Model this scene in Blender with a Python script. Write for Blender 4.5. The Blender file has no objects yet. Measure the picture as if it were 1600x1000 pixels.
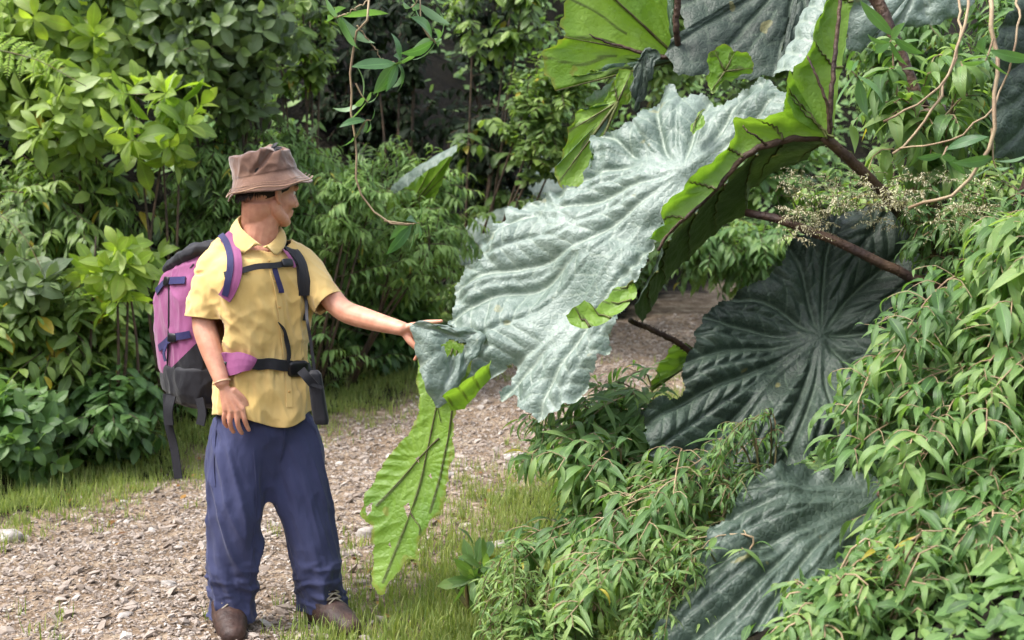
import bpy, bmesh, math, random
import numpy as np
from mathutils import Vector, Matrix, noise
from mathutils.bvhtree import BVHTree

# ------------------------------------------------------------------ camera, world, sun, exposure
SC = bpy.context.scene
FPX = 2222.0                                    # focal length in pixels of the 1600 px wide photograph (50 mm)
PITCH = math.atan(180.0 / FPX)
CAM = np.array([0.0, 0.0, 1.5])
cd = bpy.data.cameras.new('camera'); cam = bpy.data.objects.new('camera', cd); SC.collection.objects.link(cam)
cd.sensor_width = 36.0; cd.lens = 36.0 * FPX / 1600.0
cam.location = CAM; cam.rotation_euler = (math.pi / 2 - PITCH, 0, 0)
cd.clip_start = 0.05; cd.clip_end = 2000
cd.dof.use_dof = True; cd.dof.focus_distance = 4.75; cd.dof.aperture_fstop = 4.5
SC.camera = cam
SUN_EL, SUN_AZ = math.radians(56), math.radians(-112)    # azimuth measured from +Y towards +X: from the left, a little behind the camera
w = bpy.data.worlds.new('World'); SC.world = w; w.use_nodes = True
nt = w.node_tree; bg = nt.nodes['Background']
sky = nt.nodes.new('ShaderNodeTexSky'); sky.sky_type = 'NISHITA'; sky.sun_disc = False
sky.sun_elevation = SUN_EL; sky.sun_rotation = SUN_AZ; sky.dust_density = 3.0; sky.ozone_density = 1.0
hs = nt.nodes.new('ShaderNodeHueSaturation'); hs.inputs['Saturation'].default_value = 0.4     # thin cloud takes the blue out of the sky
nt.links.new(sky.outputs[0], hs.inputs['Color']); nt.links.new(hs.outputs[0], bg.inputs[0]); bg.inputs[1].default_value = 0.15
sd = bpy.data.lights.new('sun', 'SUN'); sun = bpy.data.objects.new('sun', sd); SC.collection.objects.link(sun)
sd.energy = 1.25; sd.angle = math.radians(16.0); sd.color = (1.0, 0.96, 0.90)
sv = Vector((math.sin(SUN_AZ) * math.cos(SUN_EL), math.cos(SUN_AZ) * math.cos(SUN_EL), math.sin(SUN_EL)))
sun.rotation_euler = sv.to_track_quat('Z', 'Y').to_euler()
SC.view_settings.view_transform = 'Standard'; SC.view_settings.look = 'None'
SC.view_settings.exposure = 1.82; SC.view_settings.gamma = 1.0
SC.cycles.max_bounces = 7; SC.cycles.transmission_bounces = 4; SC.cycles.diffuse_bounces = 4; SC.cycles.glossy_bounces = 2
SC.cycles.use_adaptive_sampling = True; SC.cycles.adaptive_threshold = 0.02

random.seed(7); RNG = np.random.default_rng(7)
_F = np.array([0, math.cos(PITCH), -math.sin(PITCH)]); _U = np.array([0, math.sin(PITCH), math.cos(PITCH)])
def ray(px, py):
    return _F + np.array([(px - 800) / FPX, 0, 0]) + _U * ((500 - py) / FPX)
def P(px, py, Y):
    """the point at distance Y from the camera that the photograph shows at pixel (px, py)"""
    d = ray(px, py)
    return CAM + d * (Y / d[1])

# ------------------------------------------------------------------ objects
COL = SC.collection
def tag(o, label=None, cat=None, group=None, kind=None):
    if label: o['label'] = label
    if cat: o['category'] = cat
    if group: o['group'] = group
    if kind: o['kind'] = kind
    return o
def empty(name, loc, label, cat, group=None, kind=None):
    o = bpy.data.objects.new(name, None); COL.objects.link(o); o.location = loc; o.empty_display_size = 0.1
    return tag(o, label, cat, group, kind)
def link(name, me, mat=None, parent=None):
    o = bpy.data.objects.new(name, me); COL.objects.link(o)
    if mat is not None:
        for m in (mat if isinstance(mat, (list, tuple)) else [mat]): me.materials.append(m)
    if parent is not None:
        o.parent = parent
        r = parent; loc = Vector((0, 0, 0))
        while r is not None: loc += r.location; r = r.parent
        o.location = -loc if parent.type == 'EMPTY' else Vector((0, 0, 0))
    return o
def npmesh(name, V, F, lf=None, smooth=True, mi=None):
    """V (n,3), F (m,3 or 4)"""
    V = np.asarray(V, np.float32); F = np.asarray(F, np.int32); k = F.shape[1]
    me = bpy.data.meshes.new(name)
    me.vertices.add(len(V)); me.vertices.foreach_set('co', V.ravel())
    me.loops.add(F.size); me.loops.foreach_set('vertex_index', F.ravel())
    me.polygons.add(len(F)); me.polygons.foreach_set('loop_start', np.arange(0, F.size, k, dtype=np.int32))
    me.polygons.foreach_set('loop_total', np.full(len(F), k, np.int32))
    me.polygons.foreach_set('use_smooth', np.full(len(F), smooth))
    if mi is not None: me.polygons.foreach_set('material_index', np.asarray(mi, np.int32))
    if lf is not None:
        a = me.attributes.new('lf', 'FLOAT_VECTOR', 'POINT'); a.data.foreach_set('vector', np.asarray(lf, np.float32).ravel())
    me.update(calc_edges=True); me.validate()
    return me
class Acc:
    """collects geometry for ONE mesh"""
    def __init__(s): s.V = []; s.F = []; s.L = []; s.n = 0
    def add(s, V, F, L=None):
        V = np.asarray(V, float); F = np.asarray(F, int)
        if F.shape[1] == 3: F = np.hstack([F, F[:, 2:3]])
        s.V.append(V); s.F.append(F + s.n); s.n += len(V)
        s.L.append(np.zeros_like(V) if L is None else np.asarray(L, float))
    def build(s, name, mat, parent=None, smooth=True):
        V = np.concatenate(s.V); F = np.concatenate(s.F); L = np.concatenate(s.L)
        tri = F[:, 2] == F[:, 3]
        if tri.any():
            me = bpy.data.meshes.new(name)
            Q = F[~tri]; T = F[tri][:, :3]
            me.vertices.add(len(V)); me.vertices.foreach_set('co', V.astype(np.float32).ravel())
            li = np.concatenate([Q.ravel(), T.ravel()]); me.loops.add(len(li)); me.loops.foreach_set('vertex_index', li.astype(np.int32))
            me.polygons.add(len(F))
            st = np.concatenate([np.arange(len(Q)) * 4, len(Q) * 4 + np.arange(len(T)) * 3])
            me.polygons.foreach_set('loop_start', st.astype(np.int32))
            me.polygons.foreach_set('loop_total', np.concatenate([np.full(len(Q), 4), np.full(len(T), 3)]).astype(np.int32))
            me.polygons.foreach_set('use_smooth', np.full(len(F), smooth))
            a = me.attributes.new('lf', 'FLOAT_VECTOR', 'POINT'); a.data.foreach_set('vector', L.astype(np.float32).ravel())
            me.update(calc_edges=True); me.validate()
        else:
            me = npmesh(name, V, F, L, smooth)
        return link(name, me, mat, parent)
def unit(v):
    v = np.asarray(v, float); n = np.linalg.norm(v, axis=-1, keepdims=True); return v / np.maximum(n, 1e-9)
def catmull(pts, n):
    pts = np.asarray(pts, float)
    if len(pts) < 3:
        t = np.linspace(0, 1, n)[:, None]; return pts[0] * (1 - t) + pts[-1] * t
    Q = np.vstack([2 * pts[0] - pts[1], pts, 2 * pts[-1] - pts[-2]])
    seg = np.linalg.norm(np.diff(pts[:, :3], axis=0), axis=1); c = np.concatenate([[0], np.cumsum(seg)]); c /= c[-1]
    out = []
    for u in np.linspace(0, 1, n):
        i = min(np.searchsorted(c, u, 'right') - 1, len(pts) - 2); t = (u - c[i]) / max(c[i + 1] - c[i], 1e-9)
        a, b, d, e = Q[i], Q[i + 1], Q[i + 2], Q[i + 3]
        out.append(0.5 * (2 * b + (d - a) * t + (2 * a - 5 * b + 4 * d - e) * t * t + (3 * b - a - 3 * d + e) * t ** 3))
    return np.array(out)
def tube(pts, rad, k=6, cap=True):
    """a tapered tube along pts -> V, F"""
    pts = np.asarray(pts, float); n = len(pts); rad = np.broadcast_to(np.asarray(rad, float), (n,))
    T = unit(np.gradient(pts, axis=0)); up = np.array([0.13, 0.21, 0.97])
    if abs(T[0] @ up) > 0.9: up = np.array([0.95, 0.2, 0.1])
    A = np.zeros((n, 3)); u = up
    for i in range(n):
        u = u - T[i] * (u @ T[i]); nn = np.linalg.norm(u)
        u = u / nn if nn > 1e-6 else unit(np.cross(T[i], [0, 1, .1])); A[i] = u
    B = np.cross(T, A); a = np.arange(k) * 2 * math.pi / k
    V = pts[:, None] + rad[:, None, None] * (np.cos(a)[None, :, None] * A[:, None] + np.sin(a)[None, :, None] * B[:, None])
    V = V.reshape(-1, 3); i = np.arange(n - 1)[:, None] * k; j = np.arange(k)[None]; j2 = (j + 1) % k
    F = np.stack([i + j, i + j2, i + k + j2, i + k + j], -1).reshape(-1, 4)
    if cap:
        V = np.vstack([V, pts[0], pts[-1]]); c0, c1 = n * k, n * k + 1; j = np.arange(k); j2 = (j + 1) % k
        F = np.vstack([F, np.stack([np.full(k, c0), j2, j, j], -1), np.stack([np.full(k, c1), (n - 1) * k + j, (n - 1) * k + j2, (n - 1) * k + j2], -1)])
    return V, F

# ------------------------------------------------------------------ materials
def s2l(*c):
    return tuple((x / 255 / 12.92 if x / 255 <= 0.04045 else ((x / 255 + 0.055) / 1.055) ** 2.4) for x in c) + (1.0,)
class NB:
    def __init__(s, name):
        s.m = bpy.data.materials.new(name); s.m.use_nodes = True; s.t = s.m.node_tree
        s.p = s.t.nodes['Principled BSDF']; s.o = s.t.nodes['Material Output']
    def n(s, t, **kw):
        x = s.t.nodes.new('ShaderNode' + t)
        for k, v in kw.items(): setattr(x, k, v)
        return x
    def set(s, sock, v):
        if hasattr(v, 'node') or isinstance(v, bpy.types.NodeSocket): s.t.links.new(v, sock)
        else:
            if isinstance(v, tuple) and len(v) == 3 and sock.type == 'RGBA': v = v + (1.0,)
            sock.default_value = v
    def math(s, op, a, b=None, c=None, clamp=False):
        x = s.n('Math', operation=op, use_clamp=clamp); s.set(x.inputs[0], a)
        if b is not None: s.set(x.inputs[1], b)
        if c is not None: s.set(x.inputs[2], c)
        return x.outputs[0]
    def mix(s, f, a, b, bt='MIX'):
        x = s.n('Mix', data_type='RGBA', blend_type=bt); s.set(x.inputs[0], f); s.set(x.inputs[6], a); s.set(x.inputs[7], b); return x.outputs[2]
    def ramp(s, f, stops):
        x = s.n('ValToRGB'); r = x.color_ramp
        while len(r.elements) < len(stops): r.elements.new(0.5)
        for e, (p, c) in zip(r.elements, stops):
            e.position = p; e.color = c if len(c) == 4 else tuple(c) + (1,)
        s.set(x.inputs[0], f); return x.outputs[0]
    def noise(s, sc, det=3, vec=None, dist=0.0, out=0):
        x = s.n('TexNoise'); x.inputs['Scale'].default_value = sc; x.inputs['Detail'].default_value = det; x.inputs['Distortion'].default_value = dist
        if vec is not None: s.t.links.new(vec, x.inputs['Vector'])
        return x.outputs[out]
    def obj(s): return s.n('TexCoord').outputs['Object']
    def scale(s, vec, sc):
        x = s.n('Mapping'); s.t.links.new(vec, x.inputs[0]); x.inputs['Scale'].default_value = sc; return x.outputs[0]
    def bump(s, h, st, dist, nrm=None):
        x = s.n('Bump'); s.set(x.inputs['Height'], h); x.inputs['Strength'].default_value = st; x.inputs['Distance'].default_value = dist
        if nrm is not None: s.t.links.new(nrm, x.inputs['Normal'])
        return x.outputs[0]
    def lf(s):
        a = s.n('Attribute'); a.attribute_name = 'lf'; x = s.n('SeparateXYZ'); s.t.links.new(a.outputs['Vector'], x.inputs[0]); return x.outputs

def leafmat(name, cols, under, rough=0.45, spec=0.5, trans=0.35, tcol=None, rib=None, vein=14, veinst=0.3, dark=0.25):
    """cols: ramp stops over the per-leaf random value"""
    b = NB(name); s_, t_, r_ = b.lf()
    base = b.ramp(r_, cols); a = b.math('ABSOLUTE', s_)
    ribm = b.math('LESS_THAN', a, 0.09)
    base = b.mix(b.math('MULTIPLY', ribm, 0.55), base, rib or tuple(min(1, c * 1.7) for c in cols[1][1][:3]) )
    ns = b.noise(26, 3, b.obj()); base = b.mix(b.math('MULTIPLY', b.math('SUBTRACT', ns, 0.35, clamp=True), dark * 4), base, b.mix(1.0, base, (0.62, 0.66, 0.6), 'MULTIPLY'))
    geo = b.n('NewGeometry'); col = b.mix(geo.outputs['Backfacing'], base, b.mix(0.65, base, under))
    w_ = b.math('SINE', b.math('MULTIPLY', b.math('SUBTRACT', t_, b.math('MULTIPLY', a, 0.28)), vein * 6.283))
    h = b.math('ADD', b.math('MULTIPLY', w_, 0.35), b.math('MULTIPLY', b.math('SMOOTH_MIN', a, 0.12, 0.05), 5.0))
    nb = b.bump(h, veinst, 0.004)
    p = b.p; b.set(p.inputs['Base Color'], col); p.inputs['Roughness'].default_value = rough; p.inputs['Specular IOR Level'].default_value = spec
    b.set(p.inputs['Normal'], nb)
    tr = b.n('BsdfTranslucent'); b.set(tr.inputs['Color'], b.mix(0.5, b.mix(1.0, base, (1.5, 1.6, 0.6), 'MULTIPLY'), tcol) if tcol else b.mix(1.0, base, (1.7, 1.8, 0.7), 'MULTIPLY'))
    mx = b.n('MixShader'); mx.inputs[0].default_value = trans
    b.t.links.new(p.outputs[0], mx.inputs[1]); b.t.links.new(tr.outputs[0], mx.inputs[2]); b.t.links.new(mx.outputs[0], b.o.inputs[0])
    return b.m
def C(*rgb): return s2l(*rgb)
def ramp_of(dark, mid, light, odd=None, p=0.985):
    r = [(0.0, dark), (0.45, mid), (0.9, light)]
    if odd: r += [(p - 0.01, light), (p, odd)]
    return r
M = {}
M['broad'] = leafmat('broad_leaf', ramp_of(C(58, 82, 42), C(96, 122, 60), C(140, 160, 82), C(170, 150, 50)), C(136, 155, 110), 0.42, 0.5)
M['teal'] = leafmat('grey_green_leaf', ramp_of(C(52, 72, 48), C(82, 102, 66), C(114, 134, 84)), C(122, 136, 106), 0.4, 0.5)
M['fine'] = leafmat('narrow_leaf', ramp_of(C(58, 88, 48), C(94, 126, 70), C(134, 162, 92), C(170, 160, 60)), C(134, 160, 110), 0.44, 0.45)
M['weep'] = leafmat('weeping_leaf', ramp_of(C(62, 92, 50), C(92, 124, 70), C(136, 160, 92), C(165, 150, 50), 0.992), C(130, 155, 110), 0.42, 0.5, trans=0.38)
M['lime'] = leafmat('young_leaf', ramp_of(C(84, 112, 46), C(114, 140, 54), C(146, 164, 74)), C(150, 180, 80), 0.42, 0.5, trans=0.45)
M['low'] = leafmat('rounded_leaf', ramp_of(C(44, 72, 38), C(72, 104, 54), C(106, 136, 74)), C(120, 145, 98), 0.42, 0.5)
M['gloom'] = leafmat('shade_tinted_leaf', ramp_of(C(16, 26, 16), C(28, 42, 24), C(50, 66, 34)), C(44, 60, 38), 0.6, 0.2, 0.15)  # shade of the hollow put into a near-black leaf colour
M['vine'] = leafmat('vine_leaf', ramp_of(C(60, 96, 60), C(80, 116, 74), C(106, 140, 84)), C(120, 145, 110), 0.36, 0.5)
M['fern'] = leafmat('fern_leaf', ramp_of(C(90, 124, 48), C(128, 158, 60), C(160, 182, 80)), C(150, 170, 90), 0.5, 0.3, 0.5)
M['dry'] = leafmat('dry_leaf', ramp_of(C(70, 48, 34), C(120, 82, 48), C(160, 122, 66)), C(120, 90, 60), 0.7, 0.2, 0.15)
M['grass'] = leafmat('grass_blade', ramp_of(C(84, 106, 48), C(120, 138, 74), C(158, 160, 104)), C(140, 150, 80), 0.55, 0.3, 0.35)
def simple(name, col, rough=0.6, col2=None, sc=20, bump=0.0, bsc=60, spec=0.4, sheen=0):
    b = NB(name); o = b.obj()
    if col2: b.set(b.p.inputs['Base Color'], b.mix(b.ramp(b.noise(sc, 4, o), [(0.35, (0, 0, 0)), (0.65, (1, 1, 1))]), col, col2))
    else: b.p.inputs['Base Color'].default_value = col
    b.p.inputs['Roughness'].default_value = rough; b.p.inputs['Specular IOR Level'].default_value = spec
    if sheen: b.p.inputs['Sheen Weight'].default_value = sheen
    if bump: b.set(b.p.inputs['Normal'], b.bump(b.noise(bsc, 4, o), bump, 0.01))
    return b.m
M['stem'] = simple('green_stem', C(88, 96, 52), 0.6, C(96, 74, 50), 12, 0.3, 90)
M['twig'] = simple('woody_stem', C(84, 66, 50), 0.75, C(52, 44, 36), 16, 0.5, 60)
M['pinkstem'] = simple('pinkish_stem', C(128, 104, 82), 0.6, C(156, 138, 108), 10, 0.3, 80)
M['redstem'] = simple('dark_red_stem', C(66, 34, 30), 0.5, C(86, 58, 40), 14, 0.6, 70)

# ------------------------------------------------------------------ terrain
LEFT = np.array([(-4.6, -2), (-3.4, 3.5), (-2.45, 6.2), (-1.75, 8.4), (-0.75, 10.0), (0.55, 12.4), (2.2, 15.5), (6, 19), (14, 24)])
RIGHT = np.array([(-0.9, -2), (-0.62, 3.5), (-0.42, 5.2), (-0.12, 7.0), (0.55, 8.8), (1.9, 11.2), (3.6, 13.2), (8, 17), (15, 21)])
def sdist(px, py, L):
    """signed distance to a polyline, positive on its left side (looking along it)"""
    best = np.full(px.shape, 1e9); sg = np.ones(px.shape)
    for a, b in zip(L[:-1], L[1:]):
        d = b - a; l2 = d @ d; t = np.clip(((px - a[0]) * d[0] + (py - a[1]) * d[1]) / l2, 0, 1)
        qx = px - a[0] - t * d[0]; qy = py - a[1] - t * d[1]; q = np.hypot(qx, qy)
        c = d[0] * (py - a[1]) - d[1] * (px - a[0]); m = q < best - 1e-9
        best = np.where(m, q, best); sg = np.where(m, np.sign(c), sg)
    return best * sg
def H(x, y):
    x = np.asarray(x, float); y = np.asarray(y, float)
    z = 0.08 * np.clip(y - 8, 0, 14) ** 1.0
    l = np.clip(sdist(x, y, LEFT) - 0.55, 0, None); r = np.clip(-sdist(x, y, RIGHT) - 0.6, 0, None)
    z = z + 14.0 * (1 - np.exp(-l * 0.075)) + 9.0 * (1 - np.exp(-r * 0.06))
    z = z + 0.03 * np.sin(x * 2.1 + 0.7 * y) * np.cos(y * 1.3) + 0.015 * np.sin(5.3 * x + 2) * np.sin(4.1 * y)
    return z
def Hs(x, y): return float(H(np.array([x]), np.array([y]))[0])
def axis(parts):
    o = []
    for a, b, s in parts: o.append(np.arange(a, b, s))
    return np.unique(np.round(np.concatenate(o), 4))
gx = axis([(-400, -40, 30), (-40, -8, 2), (-8, -4, .3), (-4, 3, .06), (3, 8, .3), (8, 40, 2), (40, 401, 30)])
gy = axis([(-400, -20, 30), (-20, 3, 1), (3, 4.4, .2), (4.4, 13, .06), (13, 20, .25), (20, 60, 2), (60, 401, 30)])
GX, GY = np.meshgrid(gx, gy); GZ = H(GX, GY)
near = (GX > -4.2) & (GX < 3) & (GY > 4.2) & (GY < 13)
nz = np.array([noise.fractal((x * 3.1, y * 3.1, 0), 1.0, 2.0, 4) for x, y in zip(GX[near], GY[near])]); GZ[near] += nz * 0.016
V = np.stack([GX, GY, GZ], -1).reshape(-1, 3); nx_, ny_ = len(gx), len(gy)
i = np.arange(ny_ - 1)[:, None] * nx_; j = np.arange(nx_ - 1)[None]
F = np.stack([i + j, i + j + 1, i + j + nx_ + 1, i + j + nx_], -1).reshape(-1, 4)
dl = sdist(GX, GY, LEFT).ravel(); dr = -sdist(GX, GY, RIGHT).ravel()
edge = np.maximum(dl, dr)                       # > 0 off the path
me = npmesh('ground', V, F, np.stack([edge, edge, edge], -1))
b = NB('ground_soil'); o_ = b.obj(); e_ = b.lf()[0]
n1 = b.noise(9, 6, o_, 0.4); n2 = b.noise(60, 4, o_); n3 = b.noise(2.2, 4, o_)
stone = b.ramp(n1, [(0.3, C(100, 86, 72)), (0.5, C(142, 124, 106)), (0.7, C(174, 160, 142))])
stone = b.mix(b.ramp(n2, [(0.4, (0, 0, 0)), (0.62, (1, 1, 1))]), b.mix(1.0, stone, (0.6, 0.56, 0.52), 'MULTIPLY'), stone)
soil = b.ramp(n1, [(0.3, C(16, 13, 9)), (0.6, C(28, 24, 16)), (0.8, C(38, 38, 22))])
mk = b.ramp(b.math('ADD', b.math('MULTIPLY', e_, 1.6), b.math('MULTIPLY', b.math('SUBTRACT', n3, 0.5), 1.8)), [(0.0, (0, 0, 0)), (0.35, (1, 1, 1))])
b.set(b.p.inputs['Base Color'], b.mix(mk, stone, soil)); b.p.inputs['Roughness'].default_value = 0.95; b.p.inputs['Specular IOR Level'].default_value = 0.15
vo = b.n('TexVoronoi'); vo.inputs['Scale'].default_value = 38; b.t.links.new(o_, vo.inputs[0])
b.set(b.p.inputs['Normal'], b.bump(b.math('ADD', vo.outputs['Distance'], n2), 0.9, 0.02))
tag(link('ground', me, b.m), kind='structure')
# ------------------------------------------------------------------ leaves and plants
def leaf_template(nl=6, a=0.85, pw=1.0, curl=0.8, fold=0.25, wave=0.0, tip=1.0):
    """unit leaf along +Y, width 1 at its widest (scaled by the caller), drooping towards -Z"""
    t = np.linspace(0, 1, nl + 1); ang = curl * t ** 1.3
    y = np.concatenate([[0], np.cumsum(np.cos((ang[1:] + ang[:-1]) / 2) / nl)]); z = -np.concatenate([[0], np.cumsum(np.sin((ang[1:] + ang[:-1]) / 2) / nl)])
    wd = 0.5 * np.sin(math.pi * np.clip(t, 0, 1) ** a) ** pw; wd[0] = 0.03; wd[-1] = 0.012
    V = []; L = []
    for k in range(nl + 1):
        for s in (-1, 0, 1):
            V.append((s * wd[k], y[k], z[k], abs(s) * wd[k] * fold + wave * s * math.sin(t[k] * 9 + s)))
            L.append((s, t[k]))
    F = []
    for k in range(nl):
        q = k * 3; F += [(q, q + 1, q + 4, q + 3), (q + 1, q + 2, q + 5, q + 4)]
    return np.array(V), np.array(F), np.array(L)
def leafset(nl, a, pw, curls, fold, wave=0.0): return [leaf_template(nl, a, pw, c, fold, wave) for c in curls]
LS = {
    'lance': leafset(6, 0.72, 1.15, (0.5, 1.0, 1.6, 2.1), 0.35),
    'lance_lo': leafset(4, 0.72, 1.15, (0.5, 1.0, 1.6), 0.35),
    'ellip': leafset(6, 0.95, 0.85, (0.1, 0.5, 0.9, 1.3), 0.22, 0.02),
    'ellip_lo': leafset(4, 0.95, 0.85, (0.1, 0.5, 1.0), 0.22),
    'obov': leafset(6, 1.35, 0.9, (0.2, 0.6, 1.0, 1.4), 0.2, 0.02),
    'obov_lo': leafset(4, 1.35, 0.9, (0.2, 0.7, 1.2), 0.2),
    'blade': leafset(4, 0.35, 0.7, (0.2, 0.8, 1.5, 2.2), 0.3),
}
def put_leaves(acc, kind, Pn, D, N, length, width, rnd):
    """Pn, D, N: (n,3) foot, direction and upper side; length, width, rnd: (n,)"""
    n = len(Pn)
    if n == 0: return
    D = unit(D); X = unit(np.cross(D, N)); Z = np.cross(X, D); T = LS[kind]; pick = RNG.integers(0, len(T), n)
    for k, (tv, tf, tl) in enumerate(T):
        m = np.where(pick == k)[0]
        if len(m) == 0: continue
        l = length[m][:, None, None]; wd = width[m][:, None, None]
        V = Pn[m][:, None] + tv[None, :, 0:1] * wd * X[m][:, None] + tv[None, :, 1:2] * l * D[m][:, None] + (tv[None, :, 2:3] * l + tv[None, :, 3:4] * wd) * Z[m][:, None]
        nv = len(tv); F = tf[None] + (np.arange(len(m)) * nv)[:, None, None]
        L = np.concatenate([np.broadcast_to(tl[None], (len(m), nv, 2)), np.broadcast_to(rnd[m][:, None, None], (len(m), nv, 1))], -1)
        acc.add(V.reshape(-1, 3), F.reshape(-1, 4), L.reshape(-1, 3))
UPV = np.array([0, 0, 1.0])
def jit(n, s): return RNG.normal(0, s, (n, 3))
def dress(acc, pts, st, hue=0.0):
    """leaves along one twig (pts (k,3)); st = style dictionary"""
    mode = st['mode']; L = st['len']; W = st['wid']; n = st['n']; kind = st['kind']; sp = st.get('vary', 0.25)
    T = unit(pts[-1] - pts[-2]); base = RNG.normal(0.45 + hue, 0.12)
    if mode == 'whorl':
        a = np.arange(n) * 2.4 + RNG.uniform(0, 6.28); u = np.linspace(0, 1, n)
        el = np.radians(np.interp(u, [0, 1], st.get('elev', (75, -5)))) + RNG.normal(0, 0.15, n)
        A = unit(np.cross(T, [0.3, 0.9, 0.2])); B = np.cross(T, A)
        side = np.cos(a)[:, None] * A + np.sin(a)[:, None] * B
        D = unit(side * np.cos(el)[:, None] + T * np.sin(el)[:, None] + np.array([0, 0, -st.get('droop', 0.1)]) * u[:, None])
        Pn = pts[-1] - T * (u * st.get('span', 0.06))[:, None]
        N = unit(T * np.cos(el)[:, None] - side * np.sin(el)[:, None] + UPV * 0.4 + jit(n, 0.08))
        ln = L * (0.65 + 0.45 * u) * RNG.uniform(1 - sp, 1 + sp, n); rn = base + (1 - u) * st.get('young', 0.25) + RNG.normal(0, 0.1, n)
    else:
        k0 = st.get('from', 0.25); u = np.linspace(k0, 1, n); c = np.concatenate([[0], np.cumsum(np.linalg.norm(np.diff(pts, axis=0), axis=1))]); c /= c[-1]
        Pn = np.stack([np.interp(u, c, pts[:, i]) for i in range(3)], -1); TT = unit(np.gradient(Pn, axis=0)) if n > 1 else T[None]
        S = unit(np.cross(TT, UPV) + 1e-4); sg = np.where(np.arange(n) % 2 == 0, 1.0, -1.0)[:, None]
        D = unit(TT * st.get('fwd', 0.6) + S * sg * st.get('side', 0.8) + np.array([0, 0, -st.get('droop', 0.5)]) + jit(n, st.get('jit', 0.2)))
        N = unit(UPV + TT * 0.2 + S * sg * st.get('roll', 0.2) + jit(n, 0.2) + np.array([0, -0.25, 0]))
        prof = np.interp(u, [0, 0.6, 1], st.get('prof', (1.0, 1.0, 0.65)))
        ln = L * prof * RNG.uniform(1 - sp, 1 + sp, n); rn = base + (u - 0.5) * st.get('young', 0.2) + RNG.normal(0, 0.1, n)
    odd = RNG.random(n) < st.get('odd', 0.0); rn = np.clip(rn, 0.02, 0.95); rn[odd] = 1.0
    put_leaves(acc, kind, Pn, D, N, ln, ln * W * RNG.uniform(0.85, 1.15, n), rn)
STY = {
    'weep': dict(mode='alt', kind='lance', len=0.13, wid=0.215, n=9, droop=0.36, fwd=0.6, side=0.75, jit=0.32, mat='weep', twig=0.5, arch=1.1, vary=.4, young=.35, odd=0.004),
    'weep_small': dict(mode='alt', kind='lance', len=0.095, wid=0.22, n=11, droop=0.36, fwd=0.6, side=0.75, jit=0.32, mat='weep', twig=0.42, arch=1.0, vary=.4, young=.35, odd=0.003),
    'fine': dict(mode='alt', kind='lance_lo', len=0.125, wid=0.2, n=12, droop=0.45, fwd=0.5, side=0.8, jit=0.2, mat='fine', twig=0.42, arch=0.5, odd=0.006),
    'whorl': dict(mode='whorl', kind='obov_lo', len=0.19, wid=0.4, n=9, mat='broad', twig=0.4, arch=-0.1, odd=0.01, elev=(70, -15)),
    'whorl_lime': dict(mode='whorl', kind='obov', len=0.2, wid=0.42, n=9, mat='lime', twig=0.4, arch=-0.1, elev=(75, -10)),
    'teal': dict(mode='whorl', kind='ellip_lo', len=0.15, wid=0.52, n=8, mat='teal', twig=0.35, arch=0.1, elev=(60, -35), droop=0.3, span=0.12),
    'low': dict(mode='whorl', kind='ellip_lo', len=0.13, wid=0.6, n=7, mat='low', twig=0.25, arch=0.1, elev=(60, -20), droop=0.2, span=0.08),
    'gloom': dict(mode='alt', kind='ellip_lo', len=0.13, wid=0.5, n=9, droop=0.6, fwd=0.4, side=0.7, jit=0.3, mat='gloom', twig=0.5, arch=0.9),
    'broad': dict(mode='alt', kind='ellip_lo', len=0.16, wid=0.48, n=8, droop=0.45, fwd=0.4, side=0.8, jit=0.25, mat='broad', twig=0.4, arch=0.3, odd=0.01),
    'small': dict(mode='alt', kind='ellip_lo', len=0.06, wid=0.5, n=14, droop=0.3, fwd=0.4, side=0.8, jit=0.3, mat='broad', twig=0.35, arch=0.3, odd=0.01),
}
def style(name, **kw): d = dict(STY[name]); d.update(kw); return d
def grow(start, tip, arch, k=6, wob=0.03):
    """a twig from start to tip that first rises and then bends over by arch"""
    d = tip - start; L = np.linalg.norm(d); mid = start + d * 0.5 + UPV * L * 0.22 * arch + RNG.normal(0, wob * L, 3)
    q3 = start + d * 0.8 + UPV * L * 0.16 * arch + RNG.normal(0, wob * L, 3)
    return catmull([start, mid, q3, tip], k)
def off_path(x, y, d=.5):
    """the nearest spot beside the path"""
    f = lambda a, b: float(np.maximum(sdist(np.array([a]), np.array([b]), LEFT), -sdist(np.array([a]), np.array([b]), RIGHT))[0])
    for _ in range(60):
        e = f(x, y)
        if e >= d: break
        gx_ = f(x + .02, y) - e; gy_ = f(x, y + .02) - e; n = math.hypot(gx_, gy_) + 1e-9; x += gx_ / n * .06; y += gy_ / n * .06
    return x, y
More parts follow.
